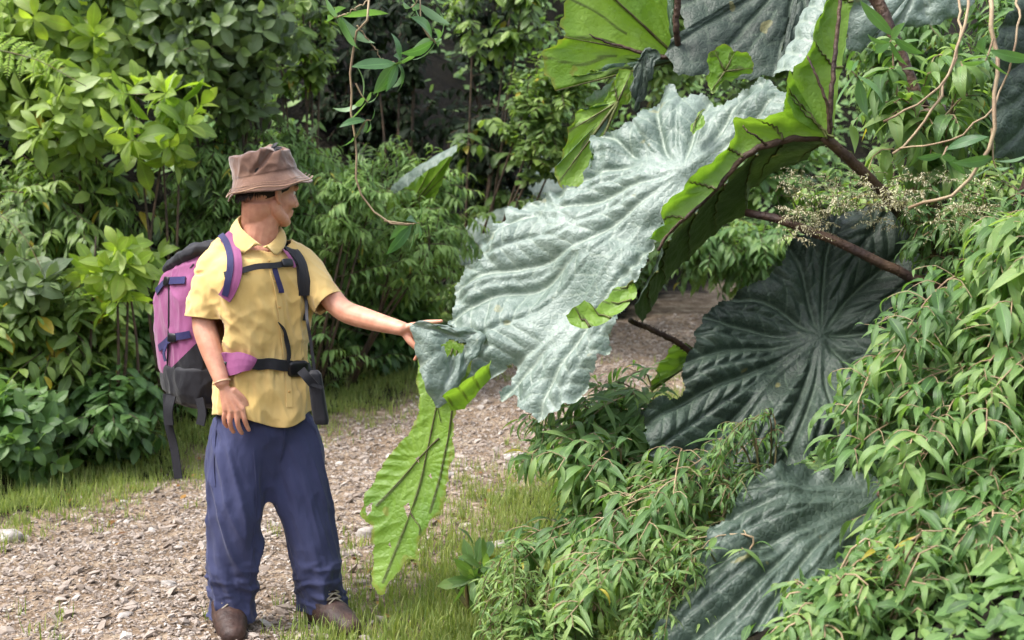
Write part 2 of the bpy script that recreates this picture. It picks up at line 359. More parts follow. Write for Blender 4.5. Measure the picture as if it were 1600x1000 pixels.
def bush(name, label, cat, rect, Y, dep, ntw, st, group=None, foot=None, hue=0.0, limbs=6, mixst=None, mixf=0.0, shell=0.55, frontbias=0.35, stemmat='twig', flat=0.0):
    """a shrub whose crown fills the pixel rectangle rect at distance Y: limbs from the ground, twigs to points all through the crown, leaves on every twig"""
    x0, y0, x1, y1 = rect; Cn = P((x0 + x1) / 2, (y0 + y1) / 2, Y); sc = Y / FPX
    R = np.array([(x1 - x0) / 2 * sc, dep / 2, (y1 - y0) / 2 * sc])
    if foot is None: foot = (Cn[0], Y + dep * 0.15)
    if Y > 6: foot = off_path(*foot)
    base = np.array([foot[0], foot[1], Hs(*foot) - 0.03])
    root = empty(name, base, label, cat, group)
    fol = Acc(); fol2 = Acc(); stem = Acc()
    nodes = []
    for i in range(limbs):
        a = i * 2.4 + RNG.uniform(0, 1); q = Cn + R * np.array([math.cos(a) * 0.45, math.sin(a) * 0.4, RNG.uniform(-0.1, 0.6)])
        g = catmull([base + np.array([math.cos(a), math.sin(a), 0]) * 0.04, base * 0.6 + q * 0.4 + RNG.normal(0, 0.05, 3), q], 9)
        r0 = 0.012 + 0.008 * R[2]; stem.add(*tube(g, np.linspace(r0, r0 * 0.35, 9), 5)); nodes.append(g[2:])
    nodes = np.concatenate(nodes)
    for i in range(ntw):
        v = RNG.normal(0, 1, 3); v /= np.linalg.norm(v); r = shell + (1 - shell) * RNG.random(); 
        if RNG.random() < 0.35: r = RNG.random() ** 0.5
        if v[1] > 0 and RNG.random() < frontbias * 2: v[1] *= -1
        tip = Cn + R * v * r; gz = Hs(tip[0], tip[1])
        if tip[2] < gz + 0.05: tip[2] = gz + RNG.uniform(0.04, 0.2)
        tl = st['twig'] * RNG.uniform(0.7, 1.3)
        dd = np.linalg.norm(nodes - tip, axis=1); nd = nodes[int(np.argmin(dd + RNG.uniform(0, 0.15, len(nodes))))]
        out = unit(tip - nd + UPV * 0.1 * tl); s0 = tip - out * tl + RNG.normal(0, 0.03, 3)
        if np.linalg.norm(tip - nd) < tl: s0 = nd
        tw = grow(s0, tip, st.get('arch', 0.2)); stem.add(*tube(tw, np.linspace(0.005, 0.0018, len(tw)), 3, False))
        if i % 3 == 0 and np.linalg.norm(s0 - nd) > 0.05: stem.add(*tube(catmull([nd, (nd + s0) / 2 + RNG.normal(0, 0.02, 3), s0], 5), 0.005, 3, False))
        if mixst is not None and RNG.random() < mixf: dress(fol2, tw, mixst, hue)
        else: dress(fol, tw, st, hue)
    gap = Cn[2] - R[2] - base[2]
    if Y > 6 and gap > .35:                     # leafy side shoots down the bare lower stems
        for i in range(int(ntw * min(.5, gap * .22))):
            q = nodes[int(RNG.integers(0, len(nodes)))]; t_ = RNG.uniform(.1, .95); s0 = base * (1 - t_) + q * t_; a_ = RNG.uniform(0, 6.28); tip = s0 + np.array([math.cos(a_), math.sin(a_), .15]) * RNG.uniform(.15, .45) * (1 if cat != 'sapling' else .5)
            tw = grow(s0, tip, st.get('arch', .2)); stem.add(*tube(tw, np.linspace(.004, .0015, len(tw)), 3, False)); dress(fol, tw, st, hue - .08)
    stem.build('stem', M[stemmat], root)
    fol.build('foliage', M[st['mat']], root)
    if fol2.n: fol2.build('young_shoots', M[mixst['mat']], root)
    return root

def arching(name, label, cat, rect, Y, dep, nst, st, group=None, foot=None, hue=0.0, stemmat='pinkstem', step=.055, side=(.10, .2), reach=.35):
    """a plant of long stems that rise from one root, bend over and carry short leafy side twigs along their upper part; tips spread through the pixel rectangle"""
    x0, y0, x1, y1 = rect; Cn = P((x0 + x1) / 2, (y0 + y1) / 2, Y); sc = Y / FPX; R = np.array([(x1 - x0) / 2 * sc, dep / 2, (y1 - y0) / 2 * sc])
    if foot is None: foot = (Cn[0] + .1, Y + dep * .3)
    base = np.array([foot[0], foot[1], Hs(*foot) - .03]); root = empty(name, base, label, cat, group); fol = Acc(); stem = Acc()
    for i in range(nst):
        v = RNG.uniform(-1, 1, 3); v /= max(1, np.linalg.norm(v)); tip = Cn + R * v; gz = Hs(tip[0], tip[1]); tip[2] = max(tip[2], gz + .08)
        out = tip - base; out[2] = 0; out = unit(out + RNG.normal(0, .1, 3) * [1, 1, 0] + [-.12, -.12, 0]); top = tip - out * reach * RNG.uniform(.6, 1.2) + UPV * RNG.uniform(.02, .12)
        b_ = base + RNG.normal(0, .05, 3) * [1, 1, 0]; lo = b_ * .55 + top * .45 - out * .05; lo[2] = b_[2] * .45 + top[2] * .55
        g = catmull([b_, lo, top, top * .45 + tip * .55 + UPV * .035, tip], 24); L = np.concatenate([[0], np.cumsum(np.linalg.norm(np.diff(g, axis=0), axis=1))])
        stem.add(*tube(g, np.linspace(.0055, .0016, 24), 5, False)); h_ = hue + RNG.normal(0, .08)
        d = max(0, L[-1] - reach * 1.9); sg = 1
        dress(fol, g[-5:], dict(st, n=5), h_ + .1)
        while d < L[-1] - .03:
            q = np.array([np.interp(d, L, g[:, k]) for k in range(3)]); q2 = np.array([np.interp(d + .02, L, g[:, k]) for k in range(3)]); T = unit(q2 - q); S = unit(np.cross(T, UPV) + RNG.normal(0, .25, 3)) * sg
            l = RNG.uniform(*side) * (1 - .5 * d / L[-1]) ; e = q + (S * .8 + T * .6 + UPV * RNG.normal(.1, .2)) * l
            tw = catmull([q, (q + e) / 2 + UPV * l * .15, e - UPV * l * .1], 5); stem.add(*tube(tw, np.linspace(.002, .001, 5), 3, False)); dress(fol, tw, dict(st, n=RNG.integers(4, 8), **{'from': .15}), h_); d += step * RNG.uniform(.7, 1.4); sg = -sg
    stem.build('stem', M[stemmat], root); fol.build('foliage', M[st['mat']], root); return root
# ------------------------------------------------------------------ the planting
# the left bank, from the front to the back
bush('shrub', 'low shrub with rounded dark green leaves at the grassy left edge of the gravel path', 'shrub', (-70, 590, 130, 790), 7.7, 1.0, 120, STY['low'])
bush('shrub', 'low leafy shrub between the rounded dark shrub and the bottom of the backpack', 'shrub', (90, 560, 270, 740), 8.1, 0.9, 90, style('broad', mat='low', len=.13, wid=.42))
bush('shrub', 'mid-height shrub of pale oval leaves and yellowing leaves between the low shrub and the backpack', 'shrub', (-60, 400, 250, 650), 8.4, 1.4, 210, style('broad', odd=0.04, wid=.4), hue=.1)
bush('sapling', 'sapling topped by upright lime green leaf rosettes just left of the purple backpack', 'sapling', (110, 340, 235, 470), 8.0, 0.6, 11, style('whorl_lime', len=0.2, wid=.36), limbs=4, hue=.1)
bush('sapling', 'sapling with grey-green leaf rosettes above the low rounded shrub at the left', 'sapling', (-20, 380, 100, 500), 8.0, 0.6, 16, style('whorl', len=0.2, mat='teal'), limbs=4, hue=.2)
bush('shrub', 'broad-leaved shrub behind the two saplings on the left bank', 'shrub', (-80, 230, 270, 520), 9.2, 1.4, 250, style('fine', len=0.16, wid=0.26, mat='broad', odd=0.03))
bush('sapling', 'tall sapling with bright yellow-green leaf rosettes above the backpack', 'sapling', (150, 110, 330, 270), 8.8, 0.8, 17, style('whorl_lime', len=0.2, wid=0.42), limbs=4, hue=.1)
bush('sapling', 'tall sapling with pale olive leaf rosettes left of the bright yellow-green one', 'sapling', (20, 90, 210, 250), 9.0, 0.8, 26, style('whorl', len=0.2, wid=0.38), limbs=4, hue=.3)
bush('shrub', 'dark grey-green round-leaved shrub in the upper left, highest of the bank', 'shrub', (180, -80, 490, 190), 9.8, 1.4, 260, STY['teal'], hue=.05)
bush('shrub', 'shrub of long pale green rosettes in the top left corner', 'shrub', (-80, -80, 270, 230), 9.6, 1.4, 230, STY['whorl'], mixst=STY['whorl_lime'], mixf=0.2, hue=.1)
bush('shrub', 'feathery narrow-leaved shrub behind the hat of the hiker', 'shrub', (240, 160, 560, 480), 10.2, 1.6, 380, STY['fine'], hue=.15)
bush('shrub', 'dense narrow-leaved shrub between the hiker and the giant leaf', 'shrub', (440, 210, 780, 520), 10.8, 1.8, 400, style('fine', len=0.135, odd=.001), hue=.2)
bush('shrub', 'shadowy low shrub behind the outstretched arm of the hiker', 'shrub', (470, 420, 720, 625), 11.0, 1.2, 170, style('broad', mat='low', len=0.14))
bush('shrub', 'leafy shrub directly behind the backpack and trousers of the hiker', 'shrub', (150, 430, 440, 700), 9.4, 1.2, 230, style('fine', len=0.13, wid=0.28))
bush('shrub', 'narrow-leaved shrub at the top edge above the hat of the hiker', 'shrub', (400, -60, 540, 150), 10.6, 1.0, 90, style('broad', len=0.12), hue=.1)
# the back of the gully: a shaded bank under an added overhanging tree
GL = 'leafy clumps growing on the shaded bank behind the giant leaves'
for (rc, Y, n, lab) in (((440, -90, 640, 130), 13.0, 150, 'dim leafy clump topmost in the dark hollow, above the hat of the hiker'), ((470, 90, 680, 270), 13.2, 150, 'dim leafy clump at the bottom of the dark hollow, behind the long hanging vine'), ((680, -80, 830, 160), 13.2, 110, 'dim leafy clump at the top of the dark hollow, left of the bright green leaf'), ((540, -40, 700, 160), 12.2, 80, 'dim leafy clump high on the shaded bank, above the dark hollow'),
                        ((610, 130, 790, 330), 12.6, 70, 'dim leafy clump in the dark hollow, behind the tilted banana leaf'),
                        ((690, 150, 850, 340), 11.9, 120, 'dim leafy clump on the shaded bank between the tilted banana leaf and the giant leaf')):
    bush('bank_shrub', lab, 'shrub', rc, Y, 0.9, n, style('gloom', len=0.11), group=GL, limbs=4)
bush('bank_shrub', 'yellowish small-leaved shrub left of the bright green strip of giant leaf', 'shrub', (770, 60, 960, 290), 11.0, 1.2, 170, style('small', len=0.09), limbs=5)
bush('bank_shrub', 'pale green leafy shrub hanging at the top beside the giant green leaf', 'shrub', (690, -90, 880, 110), 11.4, 1.2, 110, style('broad', len=0.13), limbs=4)
bush('bank_shrub', 'olive leafy shrub low on the bank behind the tip of the giant leaf', 'shrub', (680, 280, 900, 440), 12.0, 1.0, 150, style('fine', len=0.12, mat='broad'), limbs=5)
bush('shrub', 'pale leafy shrub standing by the far bend of the gravel path', 'shrub', (1000, 330, 1300, 465), 11.5, 1.3, 170, style('fine', len=0.14, wid=0.3, mat='weep'), foot=(3.2, 12.2))
bush('shrub', 'sunlit shrub on the far bank above the bend of the path', 'shrub', (960, 150, 1320, 360), 13.0, 1.6, 200, style('broad', len=0.15, mat='weep'))
bush('shrub', 'shrub at the top of the far bank behind the giant leaves', 'shrub', (900, -80, 1400, 180), 14.0, 1.6, 220, style('broad', len=0.16))
bush('shrub', 'shrub on the right bank behind the tangled pink stems', 'shrub', (1280, -60, 1700, 260), 7.4, 1.4, 200, style('fine', len=0.13, wid=0.3, mat='weep'))
bush('shrub', 'shrub on the right bank behind the upper dark hanging leaf', 'shrub', (1180, 230, 1700, 500), 6.6, 1.2, 200, style('fine', len=0.12, wid=0.3, mat='broad'))
# an added overhanging tree, out of view, put in to shade the hollow
def tree(name, label, foot, hgt, cr, cz, ntw, st, crc, kgroup=None):
    base = np.array([foot[0], foot[1], Hs(*foot) - 0.1]); root = empty(name, base, label, 'tree', kgroup)
    tr = Acc(); g = catmull([base, base + [0.1, -0.1, hgt * 0.5], base + [crc[0] * 0.5, crc[1] * 0.5, hgt]], 10); tr.add(*tube(g, np.linspace(0.2, 0.09, 10), 10))
    Cc = base + np.array([crc[0], crc[1], cz]); fol = Acc()
    for i in range(11):
        a = i * 2.4; q = Cc + np.array([math.cos(a) * cr[0] * .7, math.sin(a) * cr[1] * .7, RNG.uniform(-.3, .5) * cr[2]])
        l = catmull([g[-1] * .6 + g[5] * .4, (g[-1] + q) / 2 + [0, 0, .3], q], 8); tr.add(*tube(l, np.linspace(0.07, 0.015, 8), 6))
        for j in range(ntw // 11):
            v = RNG.normal(0, 1, 3); v /= np.linalg.norm(v); tip = Cc + np.array(cr) * v * RNG.random() ** 0.4
            if RNG.random() < 0.5: tip = q + RNG.normal(0, .45, 3)
            tw = grow(tip + RNG.normal(0, .2, 3) + [0, 0, .25], tip, .2); dress(fol, tw, st)
    tr.build('trunk', M['twig'], root); fol.build('crown', M[st['mat']], root); return root  # trunk, crown and root object of the added out-of-view tree
tree('tree', 'added leafy tree on the back bank, out of view, its crown shading the dark hollow', (-2.9, 15.0), 4.6, (2.3, 2.2, 0.95), 5.0 - 1.1, 1300, style('gloom', len=0.24, n=8), (1.0, -1.7))
# weeping, long-leaved plants in front on the right
WG = 'weeping long-leaved shrubs along the right side of the path'
for (lab, rc, Y, dp, n, st_, ft) in (
    ('tall weeping shrub with long pointed leaves filling the right edge beside the upper dark leaf', (1460, 370, 1740, 620), 4.0, .7, 130, 'weep_small', None),
    ('weeping shrub with pale arching leaves overhanging the right side of the upper dark leaf', (1350, 470, 1570, 670), 3.9, .5, 60, 'weep', (1.35, 4.3)),
    ('dense weeping shrub at the right edge, below the tallest one', (1450, 560, 1720, 800), 3.7, .6, 90, 'weep', None),
    ('weeping shrub in front of the gap between the two big dark leaves', (1300, 620, 1480, 770), 3.7, .4, 42, 'weep', (1.25, 4.0)),
    ('weeping shrub in the bottom right corner with thin pink stems', (1400, 760, 1700, 1060), 3.45, .7, 120, 'weep', None),
    ('weeping shrub at the bottom edge, right of the lower grey-green leaf', (1350, 830, 1520, 1060), 3.5, .5, 60, 'weep', None),
    ('grey-green weeping shrub in the bottom middle, left of the lower grey-green leaf', (890, 740, 1110, 910), 4.2, .5, 66, 'weep', None),
    ('low weeping shrub at the bottom edge, in front of the grey-green one in the middle', (850, 880, 1040, 1030), 4.0, .4, 44, 'weep', None),
    ('yellow-green weeping shrub at the path edge under the tips of the giant leaf', (780, 700, 960, 900), 4.5, .5, 54, 'weep_small', None),
    ('thin weeping shrub leaning over the path right below the middle tip of the giant leaf', (790, 640, 960, 760), 4.75, .4, 26, 'weep', (.55, 5.0))):
    arching('weeping_shrub', lab, 'shrub', rc, Y, dp, int(n * .34), style(st_, len=RNG.uniform(.08, .115), wid=RNG.uniform(.17, .25), n=6, droop=.26, vary=.5), WG, foot=ft, hue=RNG.uniform(-.1, .15))
bush('weeping_shrub', 'weeping shrub covering the bank at the very bottom, right below the lower grey-green leaf', 'shrub', (1160, 940, 1480, 1120), 3.35, .5, 130, style('weep_small', len=.08), WG, shell=.2, limbs=6, stemmat='pinkstem')
arching('herb', 'fine yellow-green herb at the bottom edge, left of the low weeping shrubs', 'herb', (730, 900, 880, 1040), 4.35, .4, 34, style('weep_small', len=.045, wid=.16, n=6, droop=.1), hue=.3, stemmat='stem', side=(.03, .08), step=.03, reach=.12)
arching('herb', 'fine pale green herb in the bottom middle, left of the lower grey-green leaf', 'herb', (960, 900, 1100, 1040), 3.95, .3, 26, style('weep_small', len=.05, wid=.18, n=6, droop=.15), hue=.15, stemmat='stem', side=(.03, .08), step=.03, reach=.12)
bush('shrub', 'light narrow-leaved sprigs covering the foot of the tilted banana leaf', 'shrub', (570, 300, 740, 450), 9.9, .5, 60, style('fine', len=.1, twig=.25), hue=.25, limbs=4)
bush('shrub', 'pale narrow-leaved shrub showing between the hat of the hiker and the tilted banana leaf', 'shrub', (480, 240, 620, 380), 9.6, .6, 70, style('fine', len=.11, twig=.3), hue=.3, limbs=4)
bush('shrub', 'small-leaved shrub under the stalk of the big dark leaf, right of the seed heads', 'shrub', (1380, 280, 1640, 460), 4.6, 0.5, 90, style('weep_small', len=.07), stemmat='stem', hue=-.1)
bush('young_plant', 'young plant with broad glossy leaves growing under the lower edge of the giant leaf', 'plant', (880, 590, 1060, 740), 4.9, 0.5, 26, style('broad', len=0.15, wid=0.42, mat='weep'), limbs=4, stemmat='stem')
bush('young_plant', 'small rosette plant beside the tip of the hanging leaf flap on the path edge', 'plant', (700, 860, 780, 920), 4.95, 0.2, 5, style('whorl', len=0.13, wid=0.3, mat='weep'), limbs=2, stemmat='stem')
arching('young_plant', 'thin feathery olive young plant in front of the lower part of the upper dark leaf', 'plant', (1095, 680, 1165, 800), 4.15, .15, 8, style('weep_small', len=.045, wid=.18, n=6), hue=-.2, stemmat='stem', side=(.04, .09), step=.03, reach=.15)
bush('young_plant', 'fine yellowish herb at the very bottom, in front of the weeping shrubs', 'plant', (760, 910, 960, 1030), 4.3, 0.4, 40, style('small', len=0.06, wid=0.25, mat='weep'), hue=0.3, limbs=6, stemmat='stem')
# ------------------------------------------------------------------ fern frond, hanging vines, loose stems
def frond(root, pts, plen, npair, mat='fern'):
    a = Acc(); st = Acc(); c = catmull(pts, npair + 2); st.add(*tube(c, np.linspace(0.006, 0.002, len(c)), 4)); T = unit(np.gradient(c, axis=0))
    for i in range(1, npair + 1):
        f = math.sin(math.pi * (0.15 + 0.83 * i / npair)) ** 0.8
        for sgn in (-1, 1):
            S = unit(np.cross(T[i], [0.1, -1, .45])) * sgn; d = unit(S + T[i] * 0.35 + np.array([0, 0, -0.25])); L = plen * f
            q = catmull([c[i], c[i] + d * L * .5 + [0, 0, .01], c[i] + d * L + [0, 0, -.03 * L / .2]], 12); st.add(*tube(q, 0.0012, 3, False))
            m = 11; u = np.linspace(.05, 1, m); Pn = np.stack([np.interp(u, np.linspace(0, 1, 12), q[:, k]) for k in range(3)], -1)
            for s2 in (-1, 1):
                D = unit(np.tile(T[i] * s2, (m, 1)) + d * .45 + jit(m, .05)); N = np.tile(unit(np.array([0, -1, .6])), (m, 1)) + jit(m, .1)
                ln = 0.30 * L * np.sin(math.pi * (0.25 + 0.72 * u)) ; put_leaves(a, 'ellip_lo', Pn, D, N, ln, ln * .32, np.clip(RNG.normal(.5, .12, m), .05, .95))
    a.build('frond_blade', M[mat], root); st.build('frond_stem', M['stem'], root)
r = empty('fern', (P(-60, 400, 8.2)[0], 8.4, Hs(P(-60, 400, 8.2)[0], 8.4)), 'fern with a broad yellow-green frond reaching in from the upper left edge', 'fern')
b0 = np.array(r.location)
frond(r, [b0, P(-150, 200, 8.2), P(-70, 85, 8.0), P(40, 88, 7.8), P(135, 135, 7.7)], 0.26, 30)
r2 = empty('fern', (P(-60, 400, 8.2)[0] - .1, 8.0, Hs(-2.9, 8.0)), 'fern with a drooping frond at the far left edge, above the low rounded shrub', 'fern'); b0 = np.array(r2.location)
frond(r2, [b0, P(-90, 380, 7.9), P(-30, 330, 7.8), P(30, 360, 7.7), P(70, 430, 7.6)], 0.2, 20, 'broad')
def vine(name, label, paths, rads, clusters, mat='pinkstem', lmat='vine', st=None, cat='vine', foot=None):
    base = paths[0][0]; root = empty(name, base, label, cat); s = Acc(); f = Acc()
    for p, r0 in zip(paths, rads):
        g = catmull(p, 26); g[1:-1] += RNG.normal(0, 0.004, (24, 3)); s.add(*tube(g, np.linspace(r0, r0 * .6, 26), 6))
    for (pts, stl) in clusters:
        tw = catmull(pts, 6); s.add(*tube(tw, np.linspace(.004, .002, 6), 4, False)); dress(f, tw, stl)
    s.build('stem', M[mat], root)
    if f.n: f.build('leaves', M[lmat], root)
    return root
VW = dict(mode='whorl', kind='ellip', len=0.17, wid=0.29, n=8, mat='vine', elev=(25, -45), droop=0.9, span=0.03, vary=.2, young=0.1)
Yv = 5.6
top = P(590, -160, 6.4)
vine('hanging_vine', 'long thin reddish vine hanging down behind the hat of the hiker, with pointed leaf whorls', [
    [top, P(578, 0, Yv), P(555, 60, Yv), P(548, 140, Yv), P(556, 230, Yv), P(562, 300, Yv), P(600, 345, Yv), P(640, 352, Yv)],
    [P(575, 0, Yv), P(540, 22, Yv), P(520, 28, Yv)], [P(558, 40, Yv), P(580, 68, Yv), P(600, 95, Yv), P(622, 100, Yv)]], [.006, .003, .003],
    [([P(540, 22, Yv), P(530, 26, Yv), P(522, 28, Yv)], VW), ([P(600, 95, Yv), P(612, 100, Yv), P(626, 98, Yv - .02)], VW),
     ([P(556, 130, Yv), P(566, 150, Yv), P(575, 160, Yv)], dict(VW, n=6, len=.12)), ([P(556, 215, Yv), P(570, 190, Yv), P(580, 188, Yv)], dict(VW, n=5, len=.11)),
     ([P(600, 345, Yv), P(640, 350, Yv), P(655, 348, Yv)], dict(VW, n=7, len=.13))])
vine('hanging_vine', 'short vine at the top edge ending in a star of pointed leaves', [
    [P(650, -160, 6.2), P(654, 0, Yv), P(660, 40, Yv), P(682, 68, Yv)]], [.004],
    [([P(660, 40, Yv), P(670, 58, Yv), P(682, 68, Yv)], dict(VW, n=9, len=.17)), ([P(654, -10, Yv), P(650, 5, Yv), P(642, 12, Yv)], dict(VW, n=5))])
vine('hanging_vine', 'pale bare vine looping down through the top right, right of the giant leaf', [
    [P(1530, -140, 4.6), P(1512, 10, 4.2), P(1492, 90, 4.15), P(1462, 160, 4.1), P(1425, 215, 4.1), P(1395, 240, 4.1)],
    [P(1500, -100, 4.6), P(1500, 40, 4.2), P(1478, 120, 4.1), P(1430, 165, 4.1), P(1380, 190, 4.1)]], [.006, .005],
    [([P(1400, 50, 4.2), P(1395, 60, 4.1), P(1390, 66, 4.1)], dict(VW, len=.12, n=7)), ([P(1345, 150, 4.2), P(1340, 120, 4.1), P(1330, 110, 4.1)], dict(VW, len=.12, n=5))])
vine('hanging_vine', 'thick pinkish vine curving down the right edge past the dark leaf in the upper right', [
    [P(1545, -140, 4.3), P(1545, 0, 3.9), P(1556, 90, 3.85), P(1552, 180, 3.8), P(1530, 260, 3.8), P(1480, 305, 3.8), P(1420, 325, 3.9)],
    [P(1596, -100, 4.2), P(1590, 40, 3.9), P(1572, 130, 3.9), P(1530, 190, 3.85), P(1470, 222, 3.9), P(1405, 232, 4.0)]], [.008, .004],
    [([P(1550, 200, 3.8), P(1552, 250, 3.8), P(1556, 262, 3.8)], dict(VW, len=.1, n=4, mat='lime')), ([P(1480, 230, 3.9), P(1475, 240, 3.8), P(1472, 245, 3.8)], dict(VW, len=.1, n=4)),
     ([P(1552, 60, 3.8), P(1546, 80, 3.8), P(1540, 95, 3.8)], dict(VW, len=.11, n=5))])
bush('leafy_creeper', 'pale leafy creeper tangled in the bare stems at the upper right, behind the pink vines', 'creeper', (1330, 40, 1560, 320), 4.75, .4, 34, style('weep', len=.12, wid=.3), foot=(1.5, 5.2), stemmat='pinkstem', hue=.1)
# dry seed plumes behind the petiole
r = empty('seeding_plant', (P(1400, 340, 5.2)[0], 5.2, Hs(P(1400, 340, 5.2)[0], 5.2)), 'pale feathery seed heads rising above the upper dark leaf, right of its stalk', 'plant')
s = Acc(); f = Acc(); b0 = np.array(r.location)
for i in range(46):
    t_ = P(RNG.uniform(1230, 1540), RNG.uniform(275, 375), RNG.uniform(4.35, 4.7)); g = catmull([b0 + RNG.normal(0, .03, 3) * [1, 1, 0], np.array([(b0[0] + t_[0]) / 2, 5.12, (b0[2] + t_[2]) / 2 + .15]), np.array([t_[0] * .85 + b0[0] * .15, 5.02, t_[2] - .02]), t_], 14); s.add(*tube(g, np.linspace(.003, .001, 14), 3, False))
    for q_ in range(6):
        v_ = unit(np.array([RNG.normal(0, 1), RNG.normal(0, .6), RNG.normal(.2, .4)])); sg = catmull([t_, t_ + v_ * .03 + [0, 0, .004], t_ + v_ * RNG.uniform(.05, .08) - [0, 0, .012]], 6); s.add(*tube(sg, .0008, 3, False))
        dress(f, sg, dict(mode='alt', kind='lance_lo', len=.012, wid=.3, n=14, droop=.1, fwd=.3, side=.6, jit=.6, **{'from': 0.1}), .3)
M['seed'] = leafmat('dry_seed_head', ramp_of(C(130, 122, 96), C(172, 164, 136), C(200, 194, 168)), C(150, 140, 120), .8, .1, .2)
s.build('stem', M['stem'], r); f.build('seed_heads', M['seed'], r)

# ------------------------------------------------------------------ gravel, rocks, grass, litter
def scatter(n, xr, yr, test):
    out = []
    while len(out) < n:
        x = RNG.uniform(*xr, n * 2); y = yr[0] + (yr[1] - yr[0]) * RNG.random(n * 2) ** 1.25; p = test(x, y); k = RNG.random(n * 2) < p
        out += list(zip(x[k], y[k]))
    return np.array(out[:n])
def edge_d(x, y): return np.maximum(sdist(x, y, LEFT), -sdist(x, y, RIGHT))
ico = bmesh.new(); bmesh.ops.create_icosphere(ico, subdivisions=1, radius=1)
IV = np.array([v.co[:] for v in ico.verts]); IF = np.array([[v.index for v in f_.verts] for f_ in ico.faces]); ico.free()
ico = bmesh.new(); bmesh.ops.create_icosphere(ico, subdivisions=3, radius=1)
IV3 = np.array([v.co[:] for v in ico.verts]); IF3 = np.array([[v.index for v in f_.verts] for f_ in ico.faces]); ico.free()
pts = scatter(42000, (-4.4, 3.2), (4.2, 13.5), lambda x, y: np.clip(0.25 - edge_d(x, y) * 1.6, 0, 1) ** 1.2)
n = len(pts); sz = 0.0035 + 0.009 * RNG.random(n) ** 2.5 + 0.016 * (RNG.random(n) < .02); gz = H(pts[:, 0], pts[:, 1])
gz += np.array([noise.fractal((x * 3.1, y * 3.1, 0), 1.0, 2.0, 4) for x, y in pts]) * 0.016
sh = IV[None] * (1 + RNG.normal(0, .22, (n, len(IV), 1))); sh = sh * np.stack([RNG.uniform(.8, 1.5, n), RNG.uniform(.7, 1.2, n), RNG.uniform(.4, .8, n)], -1)[:, None]
an = RNG.uniform(0, 6.28, n); ca, sa = np.cos(an)[:, None], np.sin(an)[:, None]
sx = (sh[..., 0] * ca - sh[..., 1] * sa); sy = (sh[..., 0] * sa + sh[..., 1] * ca); tl = RNG.normal(0, .35, (n, 1)); szz = sh[..., 2] + sx * tl
Vg = np.stack([sx, sy, szz], -1) * sz[:, None, None] + np.stack([pts[:, 0], pts[:, 1], gz + sz * .25], -1)[:, None]
Fg = IF[None] + (np.arange(n) * len(IV))[:, None, None]; rn = np.broadcast_to(RNG.random(n)[:, None, None], (n, len(IV), 3))
b = NB('gravel_stone'); o_ = b.obj(); r_ = b.lf()[2]
b.set(b.p.inputs['Base Color'], b.mix(b.math('MULTIPLY', b.noise(70, 3, o_), 0.5), b.ramp(r_, [(0, C(108, 96, 86)), (.4, C(146, 132, 120)), (.8, C(168, 156, 146)), (1, C(192, 184, 176))]), (0.12, 0.09, 0.07)))
b.p.inputs['Roughness'].default_value = 0.9; b.set(b.p.inputs['Normal'], b.bump(b.noise(120, 3, o_), .5, .004)); M['stone'] = b.m
tag(link('gravel', npmesh('gravel', Vg.reshape(-1, 3), Fg.reshape(-1, 3), rn.reshape(-1, 3), False), M['stone']), kind='stuff')
b = NB('grey_rock'); o_ = b.obj(); b.set(b.p.inputs['Base Color'], b.ramp(b.noise(14, 5, o_), [(.3, C(104, 98, 92)), (.55, C(168, 160, 154)), (.75, C(196, 190, 184))])); b.p.inputs['Roughness'].default_value = .9
b.set(b.p.inputs['Normal'], b.bump(b.noise(50, 5, o_), .8, .01)); M['rock'] = b.m
for (px, py, wpx, fl, lab) in ((15, 842, 46, .6, 'grey rock at the far left edge of the path, beside the grass'), (782, 858, 44, .55, 'flat pale rock right of the tip of the hanging leaf flap'),
        (818, 912, 30, .6, 'small rock nearest the bottom beside the yellow-green weeping shrub'), (572, 838, 34, .8, 'pale rock right behind the tip of the hanging leaf flap'), (806, 716, 44, .35, 'flat rock in the path below the middle tip of the giant leaf'),
        (612, 716, 26, .5, 'rock on the path just left of the hanging leaf flap'), (700, 745, 32, .45, 'rock on the path right of the middle of the hanging leaf flap'), (265, 915, 34, .4, 'flat brownish rock on the gravel left of the trouser leg'),
        (195, 965, 30, .5, 'rock on the gravel near the bottom left corner'), (330, 770, 22, .6, 'small rock on the grass edge left of the trousers')):
    lo, hi = 4.0, 14.0
    for _ in range(40):
        Y = (lo + hi) / 2; q = P(px, py, Y)
        if q[2] > Hs(q[0], q[1]): lo = Y
        else: hi = Y
    s_ = wpx / 2 * Y / FPX; sd_ = RNG.uniform(0, 99)
    dv = np.array([noise.fractal(Vector(v * 1.3) + Vector((sd_, 0, 0)), 1, 2, 4) for v in IV3]); Vr = IV3 * (1 + .38 * dv[:, None]); Vr = np.where(np.abs(Vr) > .8, np.sign(Vr) * .8 + (Vr - np.sign(Vr) * .8) * .3, Vr)
    o = link('rock', npmesh('rock', Vr * [s_, s_ * .8, s_ * fl * .9], IF3, None, True), M['rock']); o.location = (q[0], q[1], Hs(q[0], q[1]) + s_ * fl * .3); o.rotation_euler = (RNG.normal(0, .1), RNG.normal(0, .1), RNG.uniform(0, 6)); tag(o, lab, 'rock')
